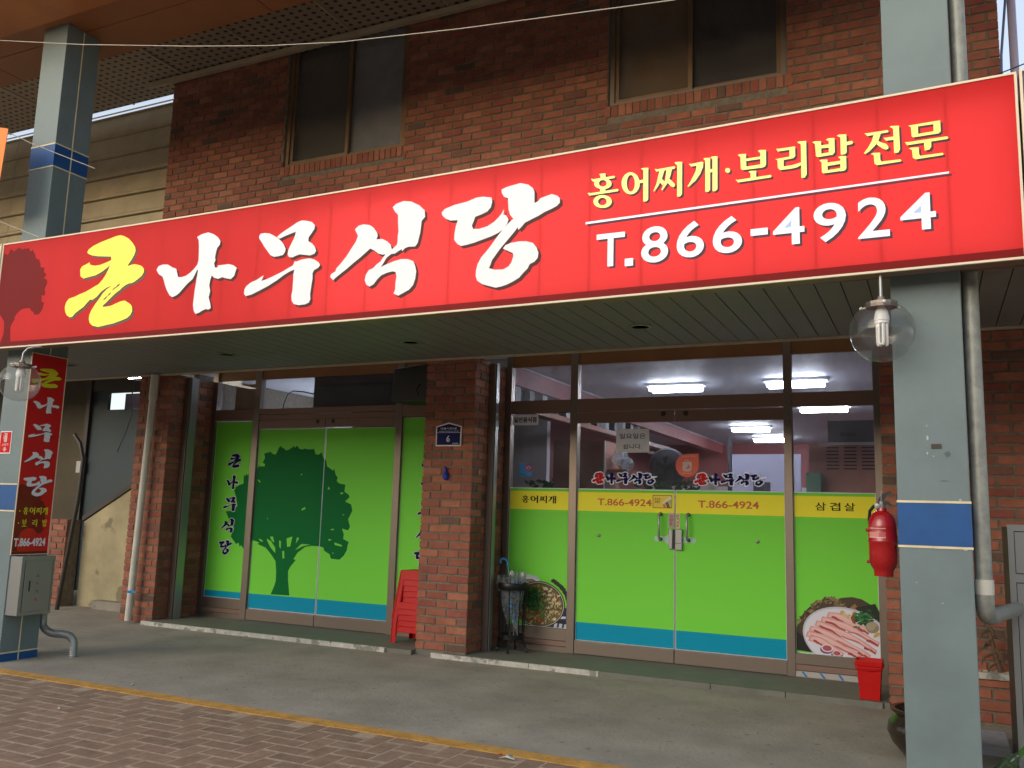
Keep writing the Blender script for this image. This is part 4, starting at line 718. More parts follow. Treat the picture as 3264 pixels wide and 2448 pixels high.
# ---- food pictures printed on the fixed panes
def clipbox(pts, b):
    for ax, v, gt in ((0, b[0], True), (0, b[1], False), (1, b[2], True), (1, b[3], False)):
        pts = clip(pts, ax, v, gt)
        if len(pts) < 3: return []
    return pts
class Pic:
    def __init__(s, b, y): s.mb = MB(); s.b = b; s.k = 0; s.y = y
    def p(s, pts, c):
        q_ = clipbox(pts, s.b); s.k += 1
        if len(q_) > 2: s.mb.col = c; s.mb.poly([(a, s.y-s.k*.00002, b) for a, b in q_])
def ell(cx, cz, rx, rz, n=28, a0=0, tilt=0, rough=0, rn=random):
    out = []
    for i in range(n):
        a = 2*math.pi*i/n+a0; r_ = 1+rough*(rn.random()-.5); x_, z_ = rx*r_*math.cos(a), rz*r_*math.sin(a)
        out.append((cx+x_*math.cos(tilt)-z_*math.sin(tilt), cz+x_*math.sin(tilt)+z_*math.cos(tilt)))
    return out
rn = random.Random(3)
pc = Pic((-3.70, -3.09, .255, .74), GY-.0044)
pc.p(ell(-3.50, .672, .13, .05, 30, rough=.2, rn=rn), lin(196, 204, 216)); pc.p(ell(-3.47, .66, .10, .035), lin(222, 226, 234)); pc.p(ell(-3.47, .665, .05, .018, rough=.3, rn=rn), lin(150, 136, 100))
for i in range(16): a = R(62-i*5.2); pc.p(ell(-3.372+.30*math.cos(a), .452+.252*math.sin(a), .024, .02, 9, rough=.3, rn=rn), lin(20, 26, 20))
pc.p([(-3.30, .40), (-3.09, .44), (-3.09, .25), (-3.42, .25)], lin(30, 40, 84))
for x_ in (-3.22, -3.17, -3.12): pc.p([(x_, .25), (x_+.03, .25), (x_+.04, .30), (x_+.012, .31)], lin(196, 200, 214))
pc.p([(-3.17, .335), (-3.10, .34), (-3.10, .36), (-3.165, .358)], lin(214, 216, 226)); pc.p([(-3.2, .33), (-3.09, .31), (-3.09, .29), (-3.22, .295)], lin(20, 20, 26))
pc.p(ell(-3.372, .452, .262, .213, 40), lin(34, 32, 32)); pc.p(ell(-3.372, .452, .252, .204, 40), lin(206, 202, 192)); pc.p(ell(-3.372, .452, .246, .198, 40), lin(70, 58, 40))
pc.p(ell(-3.372, .448, .238, .19, 40), lin(112, 104, 56))
for i in range(420):
    a = rn.random()*6.283; r_ = math.sqrt(rn.random()); x_, z_ = -3.372+.225*r_*math.cos(a), .450+.178*r_*math.sin(a)
    right = (x_ > -3.33)
    c = rn.choice([(206, 190, 140), (180, 160, 110), (222, 210, 176), (120, 96, 50), (160, 70, 44), (96, 84, 40)] if right else [(150, 140, 60), (190, 130, 70), (96, 110, 44), (200, 180, 110), (170, 70, 50)])
    pc.p(ell(x_, z_, .006+.016*rn.random(), .004+.011*rn.random(), 7, a0=rn.random()*3, rough=.6, tilt=rn.random()*3, rn=rn), lin(*c))
for i in range(420):
    x_ = -3.44+rn.gauss(0, .066); z_ = .50+rn.gauss(0, .055)-(x_+3.44)*.35; a = rn.random()*6.28; L_ = .02+.05*rn.random(); w_ = .002+.004*rn.random()
    if (x_+3.372)**2/.235**2+(z_-.452)**2/.185**2 > .9: continue
    g_ = rn.choice([(34, 96, 40), (50, 120, 54), (70, 140, 66), (24, 66, 30), (96, 160, 84), (16, 48, 24)]); dx, dz = math.cos(a)*L_/2, math.sin(a)*L_/2; b_ = rn.uniform(-.012, .012)
    pc.p([(x_-dx, z_-dz), (x_+b_*math.sin(a)-w_*dz/L_*2, z_-b_*math.cos(a)+w_*dx/L_*2), (x_+dx, z_+dz), (x_+b_*math.sin(a)+w_*dz/L_*2, z_-b_*math.cos(a)-w_*dx/L_*2)], lin(*g_))
for c_ in ((-3.26, .545), (-3.30, .60), (-3.21, .51)): pc.p(ell(c_[0], c_[1], .022, .014, 9, rough=.5, rn=rn), lin(226, 218, 180))
pc.p(ell(-3.33, .345, .03, .018, 10, rough=.4, rn=rn), lin(60, 130, 60)); pc.p(ell(-3.36, .33, .025, .014, 9, rough=.4, rn=rn), lin(190, 70, 56))
pc.mb.build('food_picture', mPrint, pL)
pc = Pic((-1.055, -.420, .232, .74), GY-.0044)
wood = [(-1.055, .25), (-1.055, .42), (-1.03, .50), (-.99, .56), (-.95, .60), (-.90, .625), (-.84, .645), (-.77, .665), (-.70, .69), (-.62, .702), (-.55, .69), (-.48, .65), (-.42, .60), (-.42, .25)]
pc.p(wood, lin(70, 56, 38))
for i in range(150):
    t_ = rn.random(); x_ = -1.03+.61*t_; z_ = .47+.22*math.sin(math.pi*min(1, t_*1.15+.05))+rn.uniform(-.05, .0)
    pc.p(ell(x_, z_, .02*rn.random()+.008, .01*rn.random()+.004, 7, rough=.8, tilt=rn.random(), rn=rn), lin(*(rn.choice([(120, 100, 68), (92, 74, 48), (150, 126, 88), (56, 42, 28)]) if t_ < .6 else rn.choice([(30, 38, 24), (20, 26, 18), (44, 54, 34)]))))
pc.p([(-1.055, .25), (-1.055, .40), (-1.0, .36), (-.9, .24)], lin(20, 20, 20)); pc.p([(-.66, .60), (-.60, .65), (-.54, .57), (-.60, .55)], lin(150, 112, 64)); pc.p([(-.60, .62), (-.45, .66), (-.42, .6), (-.42, .52), (-.55, .56)], lin(24, 30, 22))
pc.p(ell(-.665, .368, .345, .245, 44, tilt=-.22), lin(196, 198, 214)); pc.p(ell(-.665, .366, .332, .233, 44, tilt=-.22), lin(222, 222, 236))
def strip_(p0, p1, w0, c, wig, k=14, bow=.02):
    dx, dz = p1[0]-p0[0], p1[1]-p0[1]; L_ = math.hypot(dx, dz); nx, nz = -dz/L_, dx/L_; top = []; bot = []
    for i in range(k+1):
        t_ = i/k; o = bow*math.sin(math.pi*t_)+wig*math.sin(t_*9+p0[0]*40); wd = w0*(.65+.35*math.sin(math.pi*min(1, t_*1.3+.1)))
        top.append((p0[0]+dx*t_+nx*(o+wd), p0[1]+dz*t_+nz*(o+wd))); bot.append((p0[0]+dx*t_+nx*(o-wd), p0[1]+dz*t_+nz*(o-wd)))
    pc.p(top+bot[::-1], c)
meat = [((-.81, .553), (-.50, .43)), ((-.858, .515), (-.43, .345)), ((-.905, .475), (-.45, .285)), ((-.95, .433), (-.50, .24)), ((-.975, .39), (-.57, .23)), ((-.955, .355), (-.70, .235))]
for (a, b) in meat:
    strip_(a, b, .030, lin(214, 150, 150), .004); strip_((a[0]+.01, a[1]-.002), (b[0]-.01, b[1]+.002), .022, lin(232, 186, 184), .004)
    strip_((a[0]+.03, a[1]-.018), (a[0]+(b[0]-a[0])*.42, a[1]+(b[1]-a[1])*.42-.012), .009, lin(176, 60, 62), .003, bow=.006); strip_((a[0]+.2, a[1]-.085), (b[0]-.02, b[1]+.002), .006, lin(196, 108, 112), .004, bow=.01)
    strip_((b[0]-.09, b[1]+.03), (b[0]-.005, b[1]-.008), .011, lin(170, 64, 70), .002, bow=.004); strip_((a[0]+.04, a[1]-.004), (b[0]-.04, b[1]+.02), .003, lin(240, 206, 204), .004)
for c_, r_ in (((-.819, .285), .046), ((-.745, .252), .036)):
    pc.p(ell(c_[0]-.006, c_[1]-.012, r_*1.05, r_*.7), lin(110, 60, 120)); pc.p(ell(c_[0], c_[1], r_, r_*.68), lin(232, 214, 226)); pc.p(ell(c_[0], c_[1], r_*.76, r_*.48), lin(176, 84, 92))
for i in range(5): pc.p(ell(-.70+.022*i+rn.uniform(-.01, .01), .565+rn.uniform(-.022, .012), .02, .015, 10, tilt=rn.random(), rn=rn), lin(214, 196, 150) if i % 2 else lin(196, 174, 124))
pc.p([(-.635, .54), (-.605, .585), (-.595, .545), (-.60, .49), (-.62, .50)], lin(160, 40, 44))
for i in range(130): pc.p(ell(-.535+rn.gauss(0, .034), .535+rn.gauss(0, .028), .014, .009, 7, rough=.9, rn=rn), lin(*rn.choice([(30, 90, 44), (44, 120, 60), (20, 66, 34), (60, 140, 76)])))
pc.p(ell(-.475, .475, .05, .045, 18), lin(150, 136, 112))
for i in range(16): a = R(200-i*11); pc.p([(-.475, .45), (-.475+.045*math.cos(a), .475+.04*math.sin(a)), (-.475+.045*math.cos(a+.07), .475+.04*math.sin(a+.07))], lin(206, 192, 164))
pc.p(ell(-.445, .42, .03, .014, 10, tilt=.7), lin(206, 170, 90))
pc.mb.build('food_picture', mPrint, pR)

# ------------------------------------------------------------------ shutter rails
t = thing('shutter_rail', (-3.74, 7.36, .04), 'tall aluminium shutter rail on the right side of the brick pier', 'rail', 'shutter rails')
B('channel', mAlu, t, (-3.772, -3.712, 7.33, 7.345, .04, 2.70), (-3.772, -3.765, 7.345, 7.40, .04, 2.70), (-3.719, -3.712, 7.345, 7.38, .04, 2.70), bevel=.002); B('slot_edge', mSteel, t, (-3.706, -3.700, 7.345, 7.40, .04, 2.70)); B('slot', mBlack, t, (-3.712, -3.706, 7.35, 7.40, .04, 2.70))
t = thing('shutter_rail', (-7.56, 7.3, .04), 'tall aluminium shutter rail left of the tree doors', 'rail', 'shutter rails')
B('channel', mAlu, t, (-7.605, -7.535, 7.255, 7.27, .04, 2.70), (-7.605, -7.598, 7.27, 7.37, .04, 2.70), (-7.542, -7.535, 7.27, 7.32, .04, 2.70), bevel=.002); B('slot_edge', mSteel, t, (-7.526, -7.520, 7.27, 7.37, .04, 2.70)); B('slot', mBlack, t, (-7.535, -7.526, 7.28, 7.37, .04, 2.70))

# ------------------------------------------------------------------ right shop interior
rm = thing('dining_room', (-2, 12, 0), None, None); tag(rm, kind='structure')
B('floor', mInBrown, rm, (-5.6, 2.2, 7.9, 18.5, -.02, .02)); B('ceiling', mInCeil, rm, (-5.6, 2.2, 7.76, 18.5, 2.82, 2.86)); B('rear_wall', mInRed, rm, (-5.6, 2.2, 18.4, 18.5, .02, 2.82)); B('wainscot', mInW, rm, (-5.5, 2.2, 18.30, 18.39, .02, 1.95))
B('side_wall', mInRed, rm, (-5.6, -5.5, 7.9, 18.4, .02, 2.82)); B('side_wall', mInW, rm, (2.1, 2.2, 7.9, 18.4, .02, 2.82)); B('front_wall', mInW, rm, (-4.30, -3.78, 7.79, 7.88, .04, 2.82), (-.33, 2.2, 7.79, 7.88, .04, 2.82))
tb = thing('ceiling_beam', (-3.85, 12, 2.5), 'reddish brown beam running back along the restaurant ceiling', 'beam'); B('beam', mInRed, tb, (-3.99, -3.83, 7.95, 17.9, 2.60, 2.80)); B('moulding', mInW, tb, (-3.83, -3.815, 7.95, 17.9, 2.785, 2.80)); B('lower_rail', mInBrown, tb, (-4.0, -3.85, 7.95, 14, 2.36, 2.42))
for i in range(14): B('lattice_post', mInDark if i % 2 else mInW, tb, (-3.97, -3.88, 8.15+i*.35, 8.27+i*.35, 2.42, 2.60))
def lamp(x, y, label):
    t = thing('fluorescent_lamp', (x, y, 2.82), label, 'lamp', 'lit ceiling lamps in the restaurant'); 
    B('fixture', mWhite, t, (x-.33, x+.33, y-.10, y+.10, 2.785, 2.815))
    for k in (-.075, .075): MB().tube([(x-.29, y+k, 2.755), (x+.29, y+k, 2.755)], .027, 8).build('tube', mLamp, t)
    B('fixture_cap', mWhite, t, (x-.05, x+.05, y-.06, y+.06, 2.74, 2.784))
lamp(-2.63, 9.8, 'lit double tube lamp nearest the notice, front left on the ceiling'); lamp(-1.30, 9.76, 'lit double tube lamp behind the right door mullion, front right on the ceiling'); lamp(-1.26, 12.1, 'lit double tube lamp in the right fixed pane just under the transom')
lamp(-2.67, 14.65, 'lit double tube lamp farther back, seen through the right glass door'); lamp(-2.68, 16.7, 'lit double tube lamp farthest back, touching the door mullion')
t = thing('wall_cabinet', (-3.3, 9, .02), 'reddish brown wooden cabinet behind the left glass door', 'cabinet'); B('carcass', mInBrown, t, (-3.80, -3.20, 9.0, 9.5, .02, 2.10)); B('edge_strip', mInW, t, (-3.205, -3.19, 8.985, 8.999, .02, 2.10))
t = thing('plastic_bag', (-3.1, 9.2, 1.9), 'crumpled pale plastic bag on the shelf beside the wooden cabinet', 'bag'); MB().rock((-3.10, 9.25, 1.92), .10, .1, .10, 4).rock((-3.02, 9.22, 1.86), .08, .08, .08, 9).build('bag', mVinyl, t); B('shelf', mInBrown, t, (-3.19, -2.96, 9.05, 9.4, 1.76, 1.79))
t = thing('black_fan', (-2.6, 9.6, 1.7), 'dark round fan on a stand behind the paper notice', 'fan'); MB().lathe([(.0, .0), (.12, .02), (.2, .05), (.22, .1), (.20, .16)], (-2.72, 9.7, 1.86), 28, (0, 1, 0)).build('housing', mInDark, t, smooth=True)
for k in range(5): MB().poly([(-2.72, 9.69, 1.86), (-2.72+.13*math.cos(k*1.257), 9.68, 1.86+.13*math.sin(k*1.257)), (-2.72+.11*math.cos(k*1.257+.6), 9.69, 1.86+.11*math.sin(k*1.257+.6))]).build('blade', mSteelD, t)
B('stand', mSteelD, t, (-2.76, -2.68, 9.75, 9.82, .02, 1.66))
t = thing('kitchen_hood', (-.7, 9.1, 1.2), 'stainless kitchen hood with rows of louvre slots behind the right fixed pane', 'kitchen hood'); mHood = mat('hood_steel', lin(178, 128, 128), .42, .6, nscale=3, namt=.2)
B('casing', mHood, t, (-1.085, .3, 9.02, 9.7, 1.55, 2.04)); B('top_lip', mInW, t, (-1.0, .3, 8.98, 9.0, 2.035, 2.06))
for cx in (-.925, -.765, -.605):
    for k in range(7): B('louvre_slot', mInDark, t, (cx, cx+.115, 9.012, 9.019, 1.80+k*.034, 1.812+k*.034))
t = thing('menu_panel', (-.6, 9.0, 2.1), 'grey hanging menu panel above the kitchen hood', 'panel'); B('panel', mat('grey_panel', lin(110, 104, 112), .5), t, (-.912, .3, 9.06, 9.10, 2.065, 2.278)); text_to(MB(), '홍어찌개', -.80, -.66, 2.12, 2.16, onY(9.055), .01).build('lettering', mInDark, t)
t = thing('water_box', (-1.02, 8.95, 1.2), 'mint green box standing left of the kitchen hood', 'box'); B('box', mat('mint_box', lin(130, 178, 176), .5), t, (-1.085, -.955, 8.75, 8.97, 1.20, 1.755)); B('lid_edge', mInDark, t, (-1.085, -1.06, 8.745, 8.749, 1.735, 1.742))
t = thing('partition_board', (-1.8, 11, 0), 'pale lilac partition board in the middle of the restaurant', 'partition'); B('board', mat('lilac_board', lin(168, 166, 190), .6), t, (-2.24, -1.42, 11.0, 11.05, .02, 2.09)); B('edge_post', mInDark, t, (-2.29, -2.25, 10.98, 11.06, .02, 2.3)); B('door_shape', mInDark, t, (-1.98, -1.78, 10.985, 10.995, .1, 1.75))
t = thing('calendar', (-2.2, 9.5, 1.5), 'white wall calendar with a picture top behind the right door logo', 'calendar'); B('page', mPaper, t, (-2.35, -2.19, 9.9, 9.91, 1.42, 1.75)); B('picture', mCard, t, (-2.35, -2.19, 9.893, 9.899, 1.70, 1.79))
for xa, lab in ((-3.62, 'green leafy plant with pink flowers behind the no smoking sticker'), (-2.45, 'dark green leafy plant behind the left door logo'), (-2.15, 'low green plant under the orange round sticker')):
    t = thing('pot_plant', (xa, 8.2, 1.2), lab, 'plant'); mb = MB()
    for i in range(90):
        a = rn.random()*6.28; x_, z_, y_ = xa+rn.uniform(-.14, .14), 1.50+rn.uniform(-.12, .14), 8.25+rn.uniform(-.1, .1); dx, dz = .035*math.cos(a), .035*math.sin(a)
        mb.poly([(x_-dx, y_, z_-dz), (x_-dz*.4, y_-.01, z_+dx*.4), (x_+dx, y_+.01, z_+dz), (x_+dz*.4, y_, z_-dx*.4)])
    mb.build('leaves', mat('plant_leaf', lin(40, 84, 40), .6) if 'plant_leaf' not in MATS else MATS['plant_leaf'], t)
    MB().lathe([(.07, 0), (.11, .2), (.115, .2), (.11, .18), (.0, .18)], (xa, 8.25, 1.20), 16).build('pot', mRedP if xa < -3 else mInBrown, t, smooth=True)
t = thing('counter', (-2.6, 8.3, .02), 'long low counter just inside the right shopfront', 'counter'); B('worktop', mSteel, t, (-3.75, -1.9, 8.05, 8.55, 1.14, 1.18)); B('body', mInBrown, t, (-3.75, -1.9, 8.1, 8.5, .02, 1.139))
# ---- left shop interior
rm2 = thing('storage_room', (-6, 9, 0), None, None); tag(rm2, kind='structure')
B('floor', mInBrown, rm2, (-9.0, -4.4, 7.9, 11, -.02, .02)); B('ceiling', mInW, rm2, (-9.0, -4.4, 7.78, 11, 2.86, 2.9)); B('rear_wall', mInW, rm2, (-9.0, -4.4, 10.2, 10.3, .02, 2.86)); B('side_wall', mInW, rm2, (-8.2, -8.15, 7.9, 11, .02, 2.86)); B('side_wall', mInW, rm2, (-5.75, -5.7, 7.9, 11, .02, 2.86)); B('lamp_shelf', mLampD, rm2, (-7.3, -6.5, 9.6, 9.7, 1.9, 1.93))
t = thing('electric_cable', (-6.6, 9, 2.6), 'black cable looping behind the upper glass above the tree doors', 'cable'); MB().tube([(-7.0, 8.2, 2.30), (-6.98, 8.2, 2.5), (-6.93, 8.2, 2.62), (-6.85, 8.2, 2.655), (-6.7, 8.2, 2.64), (-6.5, 8.2, 2.60), (-6.2, 8.2, 2.55)], .007, 6).build('cable', mBlack, t)

# ------------------------------------------------------------------ vertical banner sign on the left column
VX = -6.735
vs = thing('vertical_sign', (VX, 4.91, .84), 'narrow red vertical sign with brush letters on the left grey column', 'signboard')
B('box_body', mAluD, vs, (-6.745, VX-.0015, 4.744, 5.079, .838, 2.505)); 
B('white_frame', mTrim, vs, (VX-.0014, VX+.004, 4.744, 4.750, .838, 2.505), (VX-.0014, VX+.004, 5.073, 5.079, .838, 2.505), (VX-.0014, VX+.004, 4.750, 5.073, .838, .844), (VX-.0014, VX+.004, 4.750, 5.073, 2.499, 2.505))
mRed2 = mat('red_banner', lin(206, 24, 28), .35, coat=.2); mRed2D = mat('dark_red_banner_print', lin(118, 18, 20), .35, coat=.2)
MB().poly([(VX, 4.75, .844), (VX, 5.073, .844), (VX, 5.073, 2.499), (VX, 4.75, 2.499)]).build('face', mRed2, vs)
q = [(4.762+(p[0]+6.44)*.30, .87+(p[1]-TB[2])*.30*1.12) for p in tp]; q = clip(clip(q, 0, 4.752, True), 0, 5.07, False)
MB().poly([(VX+.0006, a, b) for a, b in q]).build('printed_tree', mRed2D, vs)
B('base_band', mRed2D, vs, (VX+.0002, VX+.0009, 4.752, 5.071, .845, .866))
mWh2 = mat('white_banner_letter', lin(232, 232, 238), .4); mYe2 = mat('yellow_banner_letter', lin(226, 214, 40), .4)
for nm, r_, m_ in (('keun', (4.762, 5.038, 2.225, 2.392), mYe2), ('na', (4.797, 5.045, 2.008, 2.150), mWh2), ('mu', (4.786, 5.006, 1.770, 1.924), mWh2), ('sik', (4.775, 5.028, 1.549, 1.711), mWh2), ('dang', (4.785, 5.051, 1.314, 1.487), mWh2)):
    glyph_to(MB(), nm, lambda u, v, d: (VX+.0026+d, u, v), rect=r_).build('letter', m_, vs); glyph_to(MB(), nm, lambda u, v, d: (VX+.0013+d*.4, u, v), rect=r_, off=(.005, -.004)).build('letter_shadow', mInk, vs)
def row(names, y0, y1, z0, z1, gap):
    n_ = len(names); wd = (y1-y0-gap*(n_-1))/n_
    for i, nm in enumerate(names): glyph_to(MB(), nm, lambda u, v, d: (VX+.0022+d*.3, u, v), rect=(y0+i*(wd+gap), y0+i*(wd+gap)+wd, z0, z1)).build('letter', mYe2, vs)
row(('hong', 'eo', 'jji', 'gae'), 4.812, 5.038, 1.165, 1.225, .008); row(('bo', 'ri', 'bap'), 4.812, 5.042, 1.066, 1.126, .045)
for y_, z_ in ((4.785, 1.193), (4.785, 1.095)): glyph_to(MB(), 'dot', lambda u, v, d: (VX+.002, u, v), rect=(y_-.006, y_+.006, z_-.006, z_+.006)).build('letter', mYe2, vs)
text_to(MB(), 'T.866-4924', 4.762, 5.045, .905, .975, onX(VX+.002), .035).build('phone_number', mWh2, vs)
for y_, z_ in ((4.762, 2.485), (4.757, 1.83), (5.066, 1.83), (4.765, .853), (5.062, .853)): MB().lathe([(.006, 0), (.005, .004), (0, .005)], (VX, y_, z_), 10, (1, 0, 0)).build('screw', mSteelD, vs)
# ---- electric box
eb = thing('electric_box', (-6.67, 4.91, .37), 'grey steel extinguisher cabinet under the vertical sign on the left column', 'cabinet')
B('casing', mSteel, eb, (-6.746, -6.604, 4.761, 5.058, .366, .83), bevel=.003); B('door', mSteel, eb, (-6.6035, -6.598, 4.796, 5.035, .397, .795), bevel=.002)
B('door_gap', mSteelD, eb, (-6.604, -6.601, 4.791, 4.795, .393, .799), (-6.604, -6.601, 5.036, 5.040, .393, .799)); B('latch', mBlack, eb, (-6.5975, -6.592, 4.836, 4.846, .556, .64), bevel=.002)
for k, (ch, m_) in enumerate((('소', mInk), ('화', mRedT), ('기', mInk), ('함', mRedT))): text_to(MB(), ch, 4.895, 4.925, .668-k*.064, .690-k*.064, onX(-6.5972), .0).build('letter', m_, eb)
t = thing('flexible_conduit', (-6.7, 5.15, .2), 'shiny ribbed metal conduit bending to the ground behind the left column', 'conduit')
path = []
ctl = [(-6.80, 5.15, .42), (-6.80, 5.15, .30), (-6.80, 5.16, .235), (-6.765, 5.18, .195), (-6.70, 5.20, .178), (-6.63, 5.22, .178), (-6.57, 5.24, .165), (-6.53, 5.25, .12), (-6.52, 5.25, .05), (-6.52, 5.25, -.02)]
N_ = 90; rr_ = []
for i in range(N_+1):
    t_ = i/N_*(len(ctl)-1); k = min(int(t_), len(ctl)-2); f_ = t_-k; p = [Vector(ctl[max(0, min(len(ctl)-1, k+j))]) for j in (-1, 0, 1, 2)]
    v = .5*((2*p[1])+(-p[0]+p[2])*f_+(2*p[0]-5*p[1]+4*p[2]-p[3])*f_*f_+(-p[0]+3*p[1]-3*p[2]+p[3])*f_**3); path.append(v); rr_.append(.030+(.0022 if i % 2 else 0))
MB().tube(path, rr_, 14).build('hose', mSteel, t, smooth=False)
t = thing('extinguisher_sign', (-6.96, 4.75, 1.65), 'small red pictogram sign with extinguisher and arrow at the left picture edge', 'sign'); Y_ = 4.7485
B('plate', mWhite, t, (-7.03, -6.884, Y_, Y_+.004, 1.658, 1.846)); B('red_face', mRedT, t, (-7.022, -6.892, Y_-.0015, Y_-.0004, 1.667, 1.838))
mb = MB(); Z0 = 1.76; X_ = -6.955
mb.poly([(X_+a, Y_-.0025, Z0+b) for a, b in ((-.018, -.005), (.018, -.005), (.018, .045), (.010, .055), (-.010, .055), (-.018, .045))]); mb.poly([(X_+a, Y_-.0025, Z0+b) for a, b in ((-.026, .06), (.02, .056), (.02, .066), (-.02, .070), (-.03, .05), (-.03, .02), (-.024, .02), (-.024, .05))])
mb.poly([(X_+a, Y_-.0025, Z0+b) for a, b in ((-.012, -.048), (.012, -.048), (.012, -.062), (.028, -.062), (0, -.086), (-.028, -.062), (-.012, -.062))]); mb.build('pictogram', mWhiteP, t)
text_to(MB(), '소화기', -6.995, -6.915, 1.722, 1.744, onY(Y_-.0025), .02).build('lettering', mWhiteP, t)
# ------------------------------------------------------------------ globe lamps
def globe(c, top, label, arm):
    t = thing('globe_lamp', c, label, 'lamp', 'clear globe lamps hanging below the long sign'); c = Vector(c)
    prof = [(.152*math.sin(a*math.pi/28), -.152*math.cos(a*math.pi/28)) for a in range(0, 25)]; prof[0] = (0, -.152)
    MB().lathe(prof, c, 40).build('globe', mGlobe, t, smooth=True)
    MB().lathe([(.0, .175), (.018, .175), (.022, .16), (.05, .15), (.074, .146), (.074, .118), (.069, .118), (.069, .14), (.0, .142)], c, 14).build('cap', mAlu, t)
    for a in (R(40), R(160), R(280)): MB().tube([c+Vector((.072*math.cos(a), .072*math.sin(a), .130)), c+Vector((.098*math.cos(a), .098*math.sin(a), .130))], .004, 8).lathe([(0, -.009), (.007, -.005), (.009, 0), (.007, .005), (0, .009)], c+Vector((.102*math.cos(a), .102*math.sin(a), .13)), 10).build('thumb_screw', mWhite, t)
    MB().tube(arm, .0085, 10).build('stem', mSteel, t, smooth=True)
    MB().lathe([(.012, .14), (.018, .125), (.030, .10), (.036, .07), (.036, .055), (.033, .052), (.033, .04), (.0, .04)], c, 20).build('bulb_base', mBulb, t, smooth=True)
    mb = MB()
    for k in range(3):
        a = k*2.094+.3; d = Vector((math.cos(a), math.sin(a), 0))*.019; s_ = Vector((-math.sin(a), math.cos(a), 0))*.011; p = c+d
        mb.tube([p+s_+Vector((0, 0, .045)), p+s_+Vector((0, 0, -.055)), p+s_*.6+Vector((0, 0, -.066)), p-s_*.6+Vector((0, 0, -.066)), p-s_+Vector((0, 0, -.055)), p-s_+Vector((0, 0, .045))], .0082, 8)
    mb.build('bulb_tubes', mBulb, t, smooth=True)
globe((-.198, 4.6, 2.235), 0, 'clear globe lamp with energy saving bulb beside the right column', [(-.198, 4.6, 2.40), (-.198, 4.6, 2.53)])
globe((-6.50, 4.5, 2.205), 0, 'clear globe lamp on a bent stem in front of the red vertical sign', [(-6.50, 4.5, 2.375), (-6.495, 4.5, 2.44), (-6.47, 4.515, 2.478), (-6.43, 4.54, 2.492), (-6.39, 4.58, 2.50)])
# ------------------------------------------------------------------ drain pipes
t = thing('drain_pipe', (.205, 4.86, .9), 'thick grey drain pipe with an elbow at the bottom, beside the right column', 'pipe')
MB().tube([(.205, 4.86, 5.46), (.205, 4.86, 1.03)], .0385, 24).build('pipe', mGalv, t, smooth=True)
MB().lathe([(.043, -.035), (.044, .0), (.043, .035)], (.205, 4.86, 1.01), 24).build('coupling', mPVC, t, smooth=True)
MB().tube([(.205, 4.86, .975), (.205, 4.86, .93), (.207, 4.868, .90), (.213, 4.892, .878), (.226, 4.93, .868), (.25, 5.02, .865)], .0415, 24).build('elbow', mGalv, t, smooth=True); MB().tube([(.25, 5.02, .865), (.36, 5.45, .862), (.62, 6.9, .86)], .037, 20).build('horizontal_pipe', mGalv, t, smooth=True)
t = thing('downpipe', (-7.79, 6.98, 0), 'white plastic downpipe with blue tape on the left brick pier', 'pipe')
MB().tube([(-7.845, 6.955, .03), (-7.80, 6.985, 2.42)], .037, 20).build('pipe', mPVC, t, smooth=True); MB().tube([(-7.80, 6.985, 2.42), (-7.795, 6.985, 2.70)], .045, 20).build('socket', mPVC, t, smooth=True)
MB().lathe([(.039, -.014), (.0395, 0), (.039, .014)], (-7.839, 6.958, .335), 20).build('tape', mBand, t, smooth=True); B('tape_end', mBand, t, (-7.83, -7.745, 6.93, 6.934, .325, .35))
# ------------------------------------------------------------------ fire extinguisher
t = thing('fire_extinguisher', (-.242, 4.95, 1.03), 'red fire extinguisher with black handle hanging on the right column', 'fire extinguisher'); c = (-.242, 4.93, 0)
MB().lathe([(.046, 1.032), (.047, 1.055), (.048, 1.062), (.062, 1.085), (.068, 1.11), (.068, 1.15), (.0685, 1.2), (.070, 1.203), (.070, 1.212), (.0685, 1.215), (.0685, 1.275), (.066, 1.305), (.058, 1.33), (.042, 1.35), (.024, 1.362), (.021, 1.378), (0, 1.378)], c, 36).build('cylinder', mRedE, t, smooth=True)
MB().lathe([(.015, 1.378), (.016, 1.392), (.012, 1.396), (.012, 1.41), (0, 1.41)], c, 16).build('valve', mSteel, t, smooth=True)
mb = MB(); mb.slab([(-.262, 4.923, 1.395), (-.255, 4.923, 1.425), (-.235, 4.923, 1.45), (-.198, 4.923, 1.464), (-.19, 4.923, 1.458), (-.215, 4.923, 1.44), (-.232, 4.923, 1.41), (-.236, 4.923, 1.395)], (0, .016, 0)); mb.build('lever', mBlack, t)
MB().slab([(-.25, 4.921, 1.400), (-.225, 4.921, 1.416), (-.205, 4.921, 1.410), (-.192, 4.921, 1.392), (-.20, 4.921, 1.385), (-.215, 4.921, 1.396), (-.235, 4.921, 1.392)], (0, .02, 0)).build('grip', mBlack, t)
MB().tube([(-.255, 4.93, 1.388), (-.28, 4.94, 1.385), (-.30, 4.95, 1.36), (-.305, 4.965, 1.32), (-.303, 4.985, 1.22), (-.30, 4.99, 1.12)], .008, 10).build('hose', mBlack, t, smooth=True); MB().tube([(-.243, 4.92, 1.40), (-.241, 4.92, 1.465)], .0022, 6).build('safety_pin', mSteel, t); MB().lathe([(0, -.004), (.012, -.003), (.013, .006), (0, .007)], (-.262, 4.912, 1.386), 16, (0, -1, 0)).build('gauge', mSteel, t)
mb = MB(); n_ = 14
